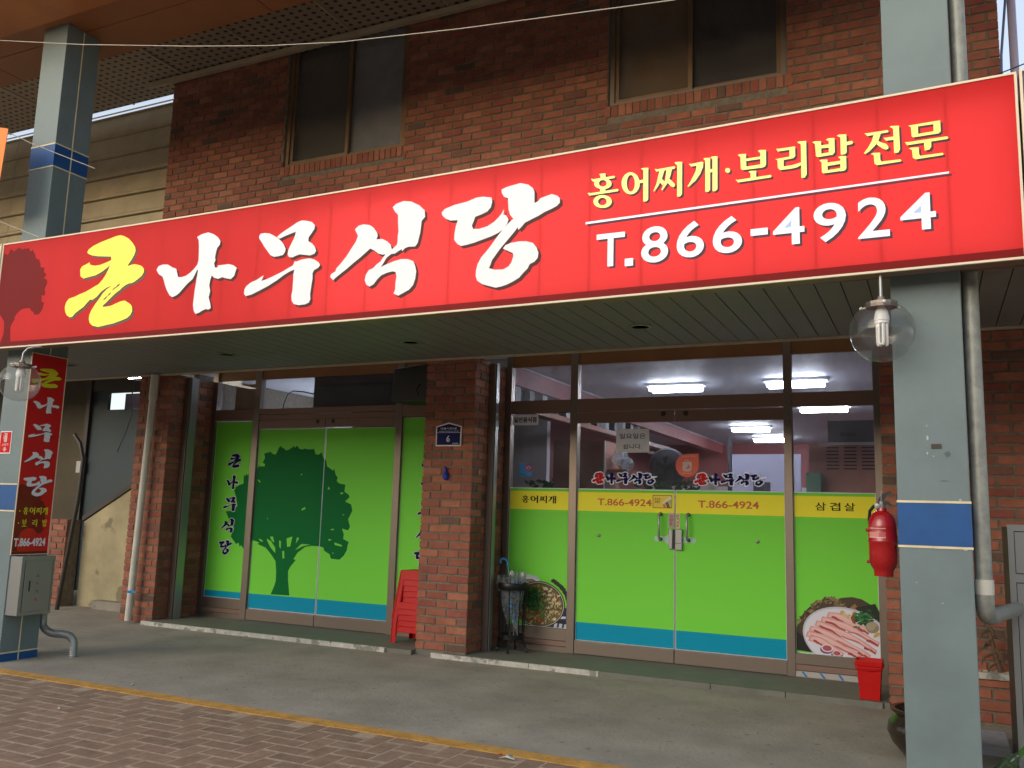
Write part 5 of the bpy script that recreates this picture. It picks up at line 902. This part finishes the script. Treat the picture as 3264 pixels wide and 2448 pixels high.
for i in range(n_):
    a0, a1 = R(210+i*5.4), R(210+(i+1)*5.4); rr = .0692
    for z0, z1, col_ in ((1.228, 1.254, lin(206, 130, 120) if i < 9 else lin(190, 90, 90)), (1.271, 1.274, lin(230, 200, 200)), (1.2255, 1.228, lin(236, 214, 210))):
        mb.col = col_; mb.add([(c[0]+rr*math.cos(a0), c[1]+rr*math.sin(a0), z0), (c[0]+rr*math.cos(a1), c[1]+rr*math.sin(a1), z0), (c[0]+rr*math.cos(a1), c[1]+rr*math.sin(a1), z1), (c[0]+rr*math.cos(a0), c[1]+rr*math.sin(a0), z1)], [(0, 1, 2, 3)])
mb.build('label_print', mPrint, t); B('bracket', mSteelD, t, (-.176, -.161, 4.90, 4.96, 1.16, 1.19), (-.176, -.161, 4.90, 4.96, 1.27, 1.30))
for z_ in (1.103, 1.262): MB().lathe([(.008, 0), (.008, .016), (0, .018)], (-.303, 4.905, z_), 8, (-1, 0, 0)).build('knob', mRedE, t)
# ------------------------------------------------------------------ red plastic stools
def stool_mesh():
    H, a, b, th = .455, .122, .172, .004; mb = MB()
    for k in range(4):
        rot = Matrix.Rotation(k*math.pi/2, 3, 'Z'); nrm = tuple(rot @ Vector((0, th, 0)))
        def P_(u, z):
            h = b+(a-b)*z/H; return tuple(rot @ Vector((u*h, -h, z)))
        for pts in ([(-1, 0), (-.72, 0), (-.70, .085), (-.62, .10), (.62, .10), (.70, .085), (.72, 0), (1, 0), (1, .16), (-1, .16)],
                    [(-1, .16), (-.66, .16), (-.66, .35), (-.58, .372), (.58, .372), (.66, .35), (.66, .16), (1, .16), (1, H), (-1, H)]):
            mb.slab([P_(u, z) for u, z in pts], nrm)
        mb.tube([P_(-.70, .085), P_(-.62, .10), P_(.62, .10), P_(.70, .085)], .003, 6); mb.tube([P_(-.66, .17), P_(-.66, .35), P_(-.58, .372), P_(.58, .372), P_(.66, .35), P_(.66, .17)], .003, 6)
        mb.tube([P_(-1, 0), P_(-1, H)], .006, 6)
    mb.box(-a, a, -a, a, H-.004, H+.004)
    return mb
first = None
labs = ['red plastic stool at the very bottom of the stack by the brick pier', 'red plastic stool second from the bottom of the stack', 'red plastic stool in the middle of the stack of five', 'red plastic stool second from the top of the stack', 'topmost red plastic stool of the stack by the brick pier']
sm = stool_mesh()
for i, z_ in enumerate((.04, .095, .148, .20, .255)):
    if first is None: first = sm.build('plastic_stool', mRedP, None); o = first
    else: o = first.copy(); COL.objects.link(o)
    o.location = (-4.545+random.uniform(-.003, .003), 7.46, z_); o.rotation_euler = (0, 0, R(-2+random.uniform(-1, 1))); tag(o, labs[i], 'stool', 'red stools stacked beside the brick pier')
# ------------------------------------------------------------------ loudspeaker above the left shop
t = thing('loudspeaker', (-4.6, 7.35, 2.35), 'black loudspeaker box hanging above the stools beside the brick pier', 'loudspeaker'); mb = MB()
mb.hexa([(-4.86, 7.30, 2.355), (-4.36, 7.18, 2.34), (-4.36, 7.56, 2.34), (-4.82, 7.60, 2.355), (-4.84, 7.30, 2.69), (-4.36, 7.18, 2.70), (-4.36, 7.56, 2.70), (-4.80, 7.60, 2.69)]); mb.build('cabinet', mBlack, t, bevel=.01)
MB().tube([(-4.44, 7.16, 2.50), (-4.46, 7.13, 2.44), (-4.44, 7.14, 2.38)], .008, 8).build('cable', mSteelD, t)
# ------------------------------------------------------------------ umbrella stand and umbrellas
us = thing('umbrella_stand', (-3.52, 7.45, .04), 'black wrought iron umbrella stand left of the food picture', 'umbrella stand'); cx, cyy = -3.52, 7.45
def circ(r_, z_, n_=28): return [(cx+r_*math.cos(2*math.pi*i/n_), cyy+r_*math.sin(2*math.pi*i/n_), z_) for i in range(n_+1)]
MB().lathe([(.136, .60), (.140, .605), (.140, .655), (.136, .66), (.134, .655), (.134, .605), (.136, .60)], (cx, cyy, 0), 32).build('rim', mBlackM, us, smooth=True)
MB().lathe([(.0, .155), (.105, .155), (.112, .16), (.112, .20), (.107, .20), (.105, .165), (0, .165)], (cx, cyy, 0), 28).build('drip_tray', mBlackM, us, smooth=True)
for k in range(8):
    a = k*math.pi/4+.2; d = Vector((math.cos(a), math.sin(a), 0)); q0 = Vector((cx, cyy, 0))
    MB().tube([q0+d*.134+Vector((0, 0, .60)), q0+d*.118+Vector((0, 0, .40)), q0+d*.110+Vector((0, 0, .19))], .006, 8).build('rod', mBlackM, us, smooth=True)
    if k % 2 == 0:
        b_ = Vector((-math.sin(a), math.cos(a), 0)); sc_ = []
        for j in range(20): th = j/19*4.6; r_ = .045*(1-j/26); sc_.append(q0+d*.132+b_*(r_*math.sin(th)+.03)+Vector((0, 0, .545+r_*math.cos(th)*.9)))
        MB().tube(sc_, .0035, 6).build('scroll', mBlackM, us)
        MB().tube([q0+d*.105+Vector((0, 0, .16)), q0+d*.125+Vector((0, 0, .11)), q0+d*.135+Vector((0, 0, .065))], .0065, 8).build('leg', mBlackM, us); MB().lathe([(0, -.010), (.018, -.008), (.022, 0), (.018, .008), (0, .010)], q0+d*.138+Vector((0, 0, .062)), 14, tuple(b_)).build('caster', mBlack, us, smooth=True)
def umbrella(tip, top, rad, label, hook=None, dots=True):
    t = thing('umbrella', tip, label, 'umbrella', 'clear plastic umbrellas in the stand'); a = Vector(tip); b = Vector(top); ax = (b-a).normalized(); L_ = (b-a).length
    s_ = ax.orthogonal().normalized(); u_ = ax.cross(s_); vs_ = []; n_ = 16; lv = [(.0, .004), (.12, .2), (.4, .62), (.75, 1), (.94, 1.05), (1, .8)]
    mb = MB()
    for f_, r_ in lv:
        for k in range(n_):
            an = 2*math.pi*k/n_; rr = rad*r_*(1 if k % 2 else .62) if f_ > .05 else rad*r_
            vs_.append(a+ax*(L_*(f_ + (.06*(k % 2)*(f_ > .9)))) + (s_*math.cos(an)+u_*math.sin(an))*rr)
    mb.add(vs_, [(i*n_+k, i*n_+(k+1) % n_, (i+1)*n_+(k+1) % n_, (i+1)*n_+k) for i in range(len(lv)-1) for k in range(n_)]); mb.build('canopy', mVinyl, t)
    if dots:
        mb = MB(); r2 = random.Random(int(abs(tip[0])*1000))
        for i in range(22):
            f_ = r2.uniform(.25, .92); an = r2.random()*6.28; r_ = rad*(.25+.8*f_)*.93; p = a+ax*L_*f_+(s_*math.cos(an)+u_*math.sin(an))*r_; o1 = ax*.014; o2 = (u_*math.cos(an)-s_*math.sin(an))*.012
            mb.poly([p+o1, p+o2, p-o1, p-o2])
        mb.build('blue_dots', mBand, t)
    for k in range(4): MB().tube([a+ax*.03, a+ax*L_*.75+(s_*math.cos(k*1.57)+u_*math.sin(k*1.57))*rad*.6, a+ax*(L_*1.06)+(s_*math.cos(k*1.57)+u_*math.sin(k*1.57))*rad*.85], .0016, 5).build('rib', mSteel, t)
    MB().tube([a-ax*.05, b+ax*(.02 if not hook else .10)], .004, 8).build('shaft', mSteel, t)
    if hook:
        p = b+ax*.10; hk = [p, p+ax*.06]; e = Vector((-1, 0, 0))
        for j in range(1, 10): th = j/9*math.pi*1.12; hk.append(p+ax*.06+ax*.034*math.sin(th)+e*(.036-.036*math.cos(th)))
        MB().tube(hk, .0085, 10).build('hook_handle', mBand, t, smooth=True)
umbrella((-3.45, 7.42, .20), (-3.56, 7.46, .68), .085, 'clear umbrella with blue dots and a blue hook handle in the stand', hook=True)
umbrella((-3.50, 7.45, .22), (-3.47, 7.44, .74), .075, 'clear umbrella with pale blue dots at the middle of the stand')
umbrella((-3.56, 7.48, .22), (-3.62, 7.46, .70), .07, 'plain clear umbrella leaning to the left side of the stand', dots=False)
# ------------------------------------------------------------------ address plate and blue scrap
t = thing('address_plate', (-4.03, 7.045, 1.88), 'blue house number plate with the number 6 on the brick pier', 'sign'); yp = 7.036
o_ = [(-4.163, 1.886), (-3.896, 1.886), (-3.893, 2.070), (-4.029, 2.106), (-4.165, 2.070)]
MB().slab([(a, yp, b) for a, b in o_], (0, .006, 0)).build('plate', mat('plate_white', lin(214, 208, 206), .4), t)
mDkB = mat('plate_blue', lin(30, 34, 84), .6, spec=.1)
i_ = [(-4.152, 1.897), (-3.907, 1.897), (-3.904, 2.062), (-4.029, 2.094), (-4.154, 2.062)]; MB().poly([(a, yp-.001, b) for a, b in i_]).build('blue_face', mDkB, t)
B('divider', mat('plate_line', lin(180, 180, 190), .4), t, (-4.153, -3.905, yp-.0018, yp-.0012, 2.010, 2.014))
text_to(MB(), '대평시장2길', -4.115, -3.945, 2.038, 2.060, onY(yp-.002), .015).build('lettering', mWhiteP, t); text_to(MB(), 'Daepyeongsijang 2(i)-gil', -4.13, -3.925, 2.018, 2.032, onY(yp-.002)).build('lettering', mWhiteP, t)
text_to(MB(), '6', -4.050, -4.012, 1.925, 1.985, onY(yp-.002), .02).build('number', mWhiteP, t); text_to(MB(), '30083', -3.985, -3.925, 1.904, 1.917, onY(yp-.002)).build('lettering', MATS['pale_sticker'], t)
t = thing('deflated_balloon', (-4.045, 7.04, 1.6), 'deflated dark blue balloon stuck on the brick pier under the address plate', 'balloon'); mBal = mat('blue_rubber', lin(24, 44, 150), .25)
MB().lathe([(0, -.062), (.020, -.055), (.030, -.035), (.028, -.012), (.018, .012), (.012, .035), (.014, .055), (.008, .066), (0, .067)], (-4.04, 7.030, 1.632), 18, (-.12, 0, 1)).build('balloon', mBal, t, smooth=True)
# ------------------------------------------------------------------ red bin
t = thing('waste_bin', (-.46, 7.05, .04), 'red square plastic bin under the meat picture', 'bin'); mb = MB()
def ringsq(hx, hy, z_): return [(-.462-hx, 7.075-hy, z_), (-.462+hx, 7.075-hy, z_), (-.462+hx, 7.075+hy, z_), (-.462-hx, 7.075+hy, z_)]
lv = [(.067, .060, .042), (.082, .073, .262), (.082, .073, .275), (.089, .080, .277), (.092, .083, .318), (.085, .076, .318), (.080, .071, .26), (.063, .056, .05)]
vs_ = []; fs_ = [(3, 2, 1, 0)]
for a in lv: vs_ += ringsq(*a)
for i in range(len(lv)-1): fs_ += [(i*4+k, i*4+(k+1) % 4, (i+1)*4+(k+1) % 4, (i+1)*4+k) for k in range(4)]
fs_.append(tuple(range((len(lv)-1)*4, len(lv)*4))); mb.add(vs_, fs_); mb.build('bucket', mRedP, t, bevel=.006)
for s_ in (-1, 1): MB().lathe([(.012, 0), (.012, .012), (0, .014)], (-.462+s_*.088, 7.05, .285), 12, (s_, 0, 0)).build('handle_pivot', mRedP, t)
MB().tube([(-.556, 7.05, .285), (-.552, 6.995, .262), (-.462, 6.985, .250), (-.372, 6.995, .262), (-.368, 7.05, .285)], .0045, 8).build('handle', mRedP, t, smooth=True)
# ------------------------------------------------------------------ right foreground objects
t = thing('clay_jar', (-.02, 5.62, 0), 'dark glazed clay jar on the ground behind the right column', 'jar')
MB().lathe([(.11, .0), (.15, .02), (.21, .09), (.235, .15), (.225, .20), (.20, .235), (.19, .245), (.215, .262), (.215, .275), (.19, .275), (.175, .24), (.0, .20)], (-.05, 5.62, 0), 36).build('jar', mJar, t, smooth=True)
t = thing('glass_bottle', (.25, 5.4, 0), 'green glass bottle leaning with its neck up right of the right column', 'bottle')
MB().lathe([(0, 0), (.032, .002), (.034, .01), (.034, .11), (.030, .135), (.018, .16), (.0135, .175), (.0135, .225), (.017, .228), (.017, .24), (0, .24)], (.235, 5.38, .02), 24, (.62, -.1, .72)).build('bottle', mBottle, t, smooth=True)
MB().lathe([(0, .005), (.030, .008), (.030, .10), (0, .10)], (.235, 5.38, .02), 20, (.62, -.1, .72)).build('contents', mat('brown_liquid', lin(110, 92, 40), .3), t, smooth=True)
pt = thing('brick_planter', (.7, 6.9, 0), 'low brick planter with white coping and stones against the right brick wall', 'planter')
B('mortar_bed', mMortar, pt, (.11, 2.3, 6.765, 7.03, -.02, .30)); lay(pt, courses(.10, 2.3, .03, .30), ('front', 6.755), maxn=60); B('coping', mEdge, pt, (.09, 2.3, 6.74, 6.80, .305, .345)); B('soil', mStem, pt, (.11, 2.3, 6.80, 7.04, .28, .315))
for i in range(26):
    r2 = random.Random(i+50); MB().rock((.18+r2.random()*.5, 6.82+r2.random()*.14, .325), .018+.02*r2.random(), .018, .010+.012*r2.random(), i).build('stone', mStone, pt)
t = thing('dry_plant', (.33, 6.9, .32), 'withered brown plant stump in the brick planter', 'plant'); r2 = random.Random(8)
MB().tube([(.37, 6.88, .32), (.345, 6.88, .42), (.32, 6.88, .53), (.30, 6.88, .66)], [.020, .017, .014, .009], 8).build('stem', mStem, t)
for i in range(9):
    z_ = .40+.03*i; a = r2.uniform(-1, 1)*.09; MB().tube([(.345-(z_-.42)*.2, 6.88, z_), (.345-(z_-.42)*.2+a, 6.85, z_-.03), (.345-(z_-.42)*.2+a*1.3, 6.85, z_-.08)], [.008, .012, .003], 6).build('withered_leaf', mStem, t)
cb_ = thing('steel_cabinet', (.7, 5.8, 0), 'grey steel cabinet with panelled doors cut off at the right picture edge', 'cabinet')
B('carcass', mSteelD, cb_, (.362, 1.5, 5.615, 6.05, 0, 1.30)); B('side_post', mSteelD, cb_, (.3615, .3618, 5.62, 6.0, 0, 1.3)); B('frame', mSteel, cb_, (.362, .392, 5.60, 5.614, 0, 1.312), (.392, 1.5, 5.60, 5.614, 1.277, 1.312), (.392, 1.5, 5.60, 5.614, 1.0, 1.045)); B('door', mSteel, cb_, (.396, .9, 5.606, 5.613, 1.05, 1.272)); B('door', mSteel, cb_, (.396, .9, 5.606, 5.613, .05, .995))
t = thing('concrete_block', (.3, 6.05, 0), 'pale concrete block on the ground in front of the brick planter', 'block'); B('block', mat('pale_concrete', lin(170, 168, 172), .9, nscale=12, namt=.15), t, (.20, .345, 5.95, 6.4, 0, .05))
# ------------------------------------------------------------------ left alcove with stair wall
al = thing('stair_wall', (-9.2, 7.7, 0), 'dirty plastered stair parapet in the dark alcove left of the white downpipe', 'wall')
MB().slab([(-9.62, 7.72, 0), (-8.05, 7.72, 0), (-8.05, 7.72, 1.86), (-9.62, 7.72, 1.03)], (0, .15, 0)).build('plaster_face', mPlaster, al); MB().slab([(-9.64, 7.70, 1.032), (-8.05, 7.70, 1.865), (-8.05, 7.70, 1.925), (-9.64, 7.70, 1.092)], (0, .2, 0)).build('coping', mDarkW, al)
B('skirting', mConc, al, (-9.2, -8.1, 7.60, 7.72, 0, .10))
ab = thing('brick_parapet', (-9.9, 7.5, 0), 'low brick wall at the left of the alcove beside the vertical sign', 'brick wall'); B('mortar_bed', mMortar, ab, (-11.4, -9.66, 7.51, 7.7, -.02, 1.05)); lay(ab, courses(-11.4, -9.65, .02, 1.06), ('front', 7.5), maxn=140, key=lambda r: -r[0])
aw = thing('alcove_window', (-10, 9, 1), 'teal dark glazed screen behind the alcove with a pale sky patch on top', 'window'); B('glazing', mTeal, aw, (-11.28, -9.55, 9.0, 9.05, .0, 2.62), (-11.28, -10.96, 9.0, 9.05, 2.62, 2.9)); B('frame', mDarkW, aw, (-11.36, -11.28, 8.95, 9.05, 0, 3.2), (-10.97, -9.5, 8.97, 9.04, 2.87, 3.3), (-11.28, -10.97, 8.97, 9.04, 2.9, 3.3)); B('inner_post', mDarkW, aw, (-12.6, -12.35, 8.9, 9.05, 0, 3.2))
B('outer_wall', mat('alcove_rear_wall', lin(78, 70, 54), .9, nscale=1.5, namt=.3), aw, (-14.5, -11.37, 9.06, 9.2, 0, 3.3)); B('sky_patch', mat('painted_sky', lin(196, 178, 206), .8), aw, (-10.96, -9.5, 9.3, 9.32, 2.4, 2.9))  # sky patch: opaque board, brightness of the sky opening put into its colour
B('alcove_ceiling', mSoff, aw, (-14.5, -8.11, 7.06, 9.3, 3.22, 3.26)); B('side_wall', mMortar, aw, (-8.10, -8.06, 7.9, 10.2, 0, 3.3))
t = thing('paper_notice', (-10.1, 8.0, 1.6), 'small white paper on the dark post in the alcove', 'notice'); B('sheet', mPaper, t, (-11.42, -11.26, 8.93, 8.945, 1.69, 1.86))
t = thing('wall_lamp', (-9.5, 8, 2.8), 'small lit white lamp box under the canopy in the alcove', 'lamp'); B('housing', mWhite, t, (-9.35, -9.12, 7.95, 8.1, 2.86, 2.93)); B('lit_face', mLampD, t, (-9.34, -9.13, 7.94, 7.949, 2.865, 2.89))
t = thing('hanging_cable', (-9.3, 8.5, 2), 'thin black cables hanging in the alcove beside the downpipe', 'cable'); MB().tube([(-8.25, 7.1, 2.70), (-8.27, 7.1, 2.45), (-8.24, 7.1, 2.3), (-8.30, 7.1, 2.1), (-8.42, 7.1, 1.85)], .006, 6).build('cable', mBlack, t)
t = thing('black_hose', (-9.6, 7.1, 1), 'black hose running down the wall behind the left column', 'hose'); MB().tube([(-9.42, 7.3, 2.08), (-9.30, 7.3, 1.97), (-9.22, 7.3, 1.78), (-9.24, 7.3, 1.3), (-9.31, 7.3, .8), (-9.42, 7.3, .0)], .026, 10).build('hose', mSteelD, t, smooth=True)
# ------------------------------------------------------------------ ropes, banner, litter, side pole
def rope(name, pts, r_, m_, label):
    t = thing(name, pts[0], label, 'rope'); MB().tube(pts, r_, 6).build('rope', m_, t)
mRope = mat('pale_cord', lin(190, 184, 170), .8)
def sag(a, b, s_, n_=20): return [(a[0]+(b[0]-a[0])*i/n_, a[1]+(b[1]-a[1])*i/n_, a[2]+(b[2]-a[2])*i/n_-4*s_*(i/n_)*(1-i/n_)) for i in range(n_+1)]
rope('cord', [(-9.2, 4.5, 5.78)]+[(-7.28, 4.5, 5.284), (-6.2, 4.5, 5.01), (-5.0, 4.5, 4.735), (-4.2, 4.5, 4.565), (-3.543, 4.5, 4.45), (-2.6, 4.5, 4.335), (-1.228, 4.5, 4.197), (0.6, 4.5, 4.1)], .003, mRope, 'long thin cord stretched across the upper wall above the sign')
rope('cord', [(-6.995, 4.45, 4.37), (-6.83, 4.45, 4.30), (-6.70, 4.5, 4.235), (-6.2, 4.74, 4.03)], .003, mRope, 'short cord from the orange banner corner to the left column'); rope('cord', [(-7.2, 4.5, 3.67), (-6.98, 4.5, 3.586), (-6.47, 4.5, 3.396)], .0025, mRope, 'short cord just above the left end of the red sign')
t = thing('orange_banner', (-7, 4.4, 4.1), 'orange fabric banner cut off at the left picture edge', 'banner'); MB().slab([(-7.6, 4.4, 4.55), (-6.865, 4.4, 4.348), (-6.90, 4.4, 3.86), (-6.97, 4.4, 3.74), (-7.6, 4.4, 3.74)], (0, .004, 0)).build('fabric', mat('orange_fabric', lin(236, 130, 40), .6), t)
t = thing('roof_pole', (.67, 7.1, 2.7), 'pale round pole at the top right beyond the brick wall end', 'pole'); MB().tube([(.675, 7.2, 2.5), (.675, 7.2, 7.5)], .030, 14).build('pole', mat('lavender_paint', lin(186, 178, 206), .5), t, smooth=True)
rope('power_cable', [(.56, 7.0, 4.3), (.575, 7.0, 4.76), (.60, 7.0, 5.0), (.632, 7.0, 5.3), (.66, 7.0, 5.8)], .009, mat('blue_grey_cable', lin(84, 104, 150), .5), 'blue grey cable running up along the end of the brick wall')
rope('power_cable', sag((.16, 6.98, 4.52), (1.4, 6.98, 4.88), .03, 10), .005, mBlack, 'thin black cable crossing the brick wall end above the sign')
def scrap(x, y, l, w_, rot, label, m_=mPaper):
    t = thing('paper_scrap', (x, y, .005), label, 'litter'); c_, s_ = math.cos(rot), math.sin(rot)
    q_ = [(-l, -w_, .004), (0, -w_*1.1, .012), (l, -w_, .003), (l*.9, w_, .006), (0, w_, .014), (-l*.9, w_*.9, .002)]
    MB().slab([(x+a*c_-b*s_, y+a*s_+b*c_, h+.002) for a, b, h in q_], (0, 0, .0008)).build('scrap', m_, t); return t
scrap(-4.977, 3.933, .025, .009, -.3, 'small white paper scrap on the brick paving at left'); scrap(-5.197, 4.70, .016, .008, 1.2, 'tiny white scrap on the concrete beside the yellow line')
t = scrap(-2.094, 4.417, .045, .014, .15, 'striped snack wrapper on the paving near the yellow line', mat('snack_wrapper', lin(206, 206, 180), .4)); MB().slab([(-2.138, 4.398, .021), (-2.118, 4.40, .021), (-2.122, 4.428, .021), (-2.142, 4.424, .021)], (0, 0, .0008)).build('red_end', mRedT, t); MB().slab([(-2.085, 4.405, .021), (-2.060, 4.408, .021), (-2.064, 4.432, .021), (-2.088, 4.428, .021)], (0, 0, .0008)).build('blue_print', mBand, t)
cr_ = bpy.data.objects['column.001']; mChip = mat('pale_chip', lin(176, 186, 184), .6); mSmear = mat('dark_smear', lin(92, 100, 98), .8)
for i, (x_, z_, w_, h_) in enumerate(((-.02, 1.72, .010, .026), (-.022, 1.645, .008, .014), (.005, 1.63, .005, .008), (-.018, 1.78, .004, .012), (-.14, 1.19, .018, .006), (.12, 1.185, .02, .008), (.11, 1.42, .014, .008), (.02, .93, .006, .006), (-.09, 1.02, .004, .005))):
    MB().slab([(x_+(.5+.5*math.cos(k*1.047+i))*w_, 4.7500, z_+math.sin(k*1.047+i)*h_*.5) for k in range(6)], (0, .004, 0)).build('paint_chip', mChip, cr_)
for i, (x_, z_, w_, h_) in enumerate(((.07, 1.64, .035, .035), (.05, 1.51, .05, .006))):
    MB().slab([(x_+w_*.5*math.cos(k*.7)*(.8+.2*math.sin(k*2+i)), 4.7515, z_+h_*.5*math.sin(k*.7)*(.8+.2*math.cos(k*3+i))) for k in range(9)], (0, .002, 0)).build('smudge', mSmear, cr_)
B('grey_patch', mSteelD, bpy.data.objects['column.001'], (.0, .045, 4.748, 4.7505, 1.668, 1.69))
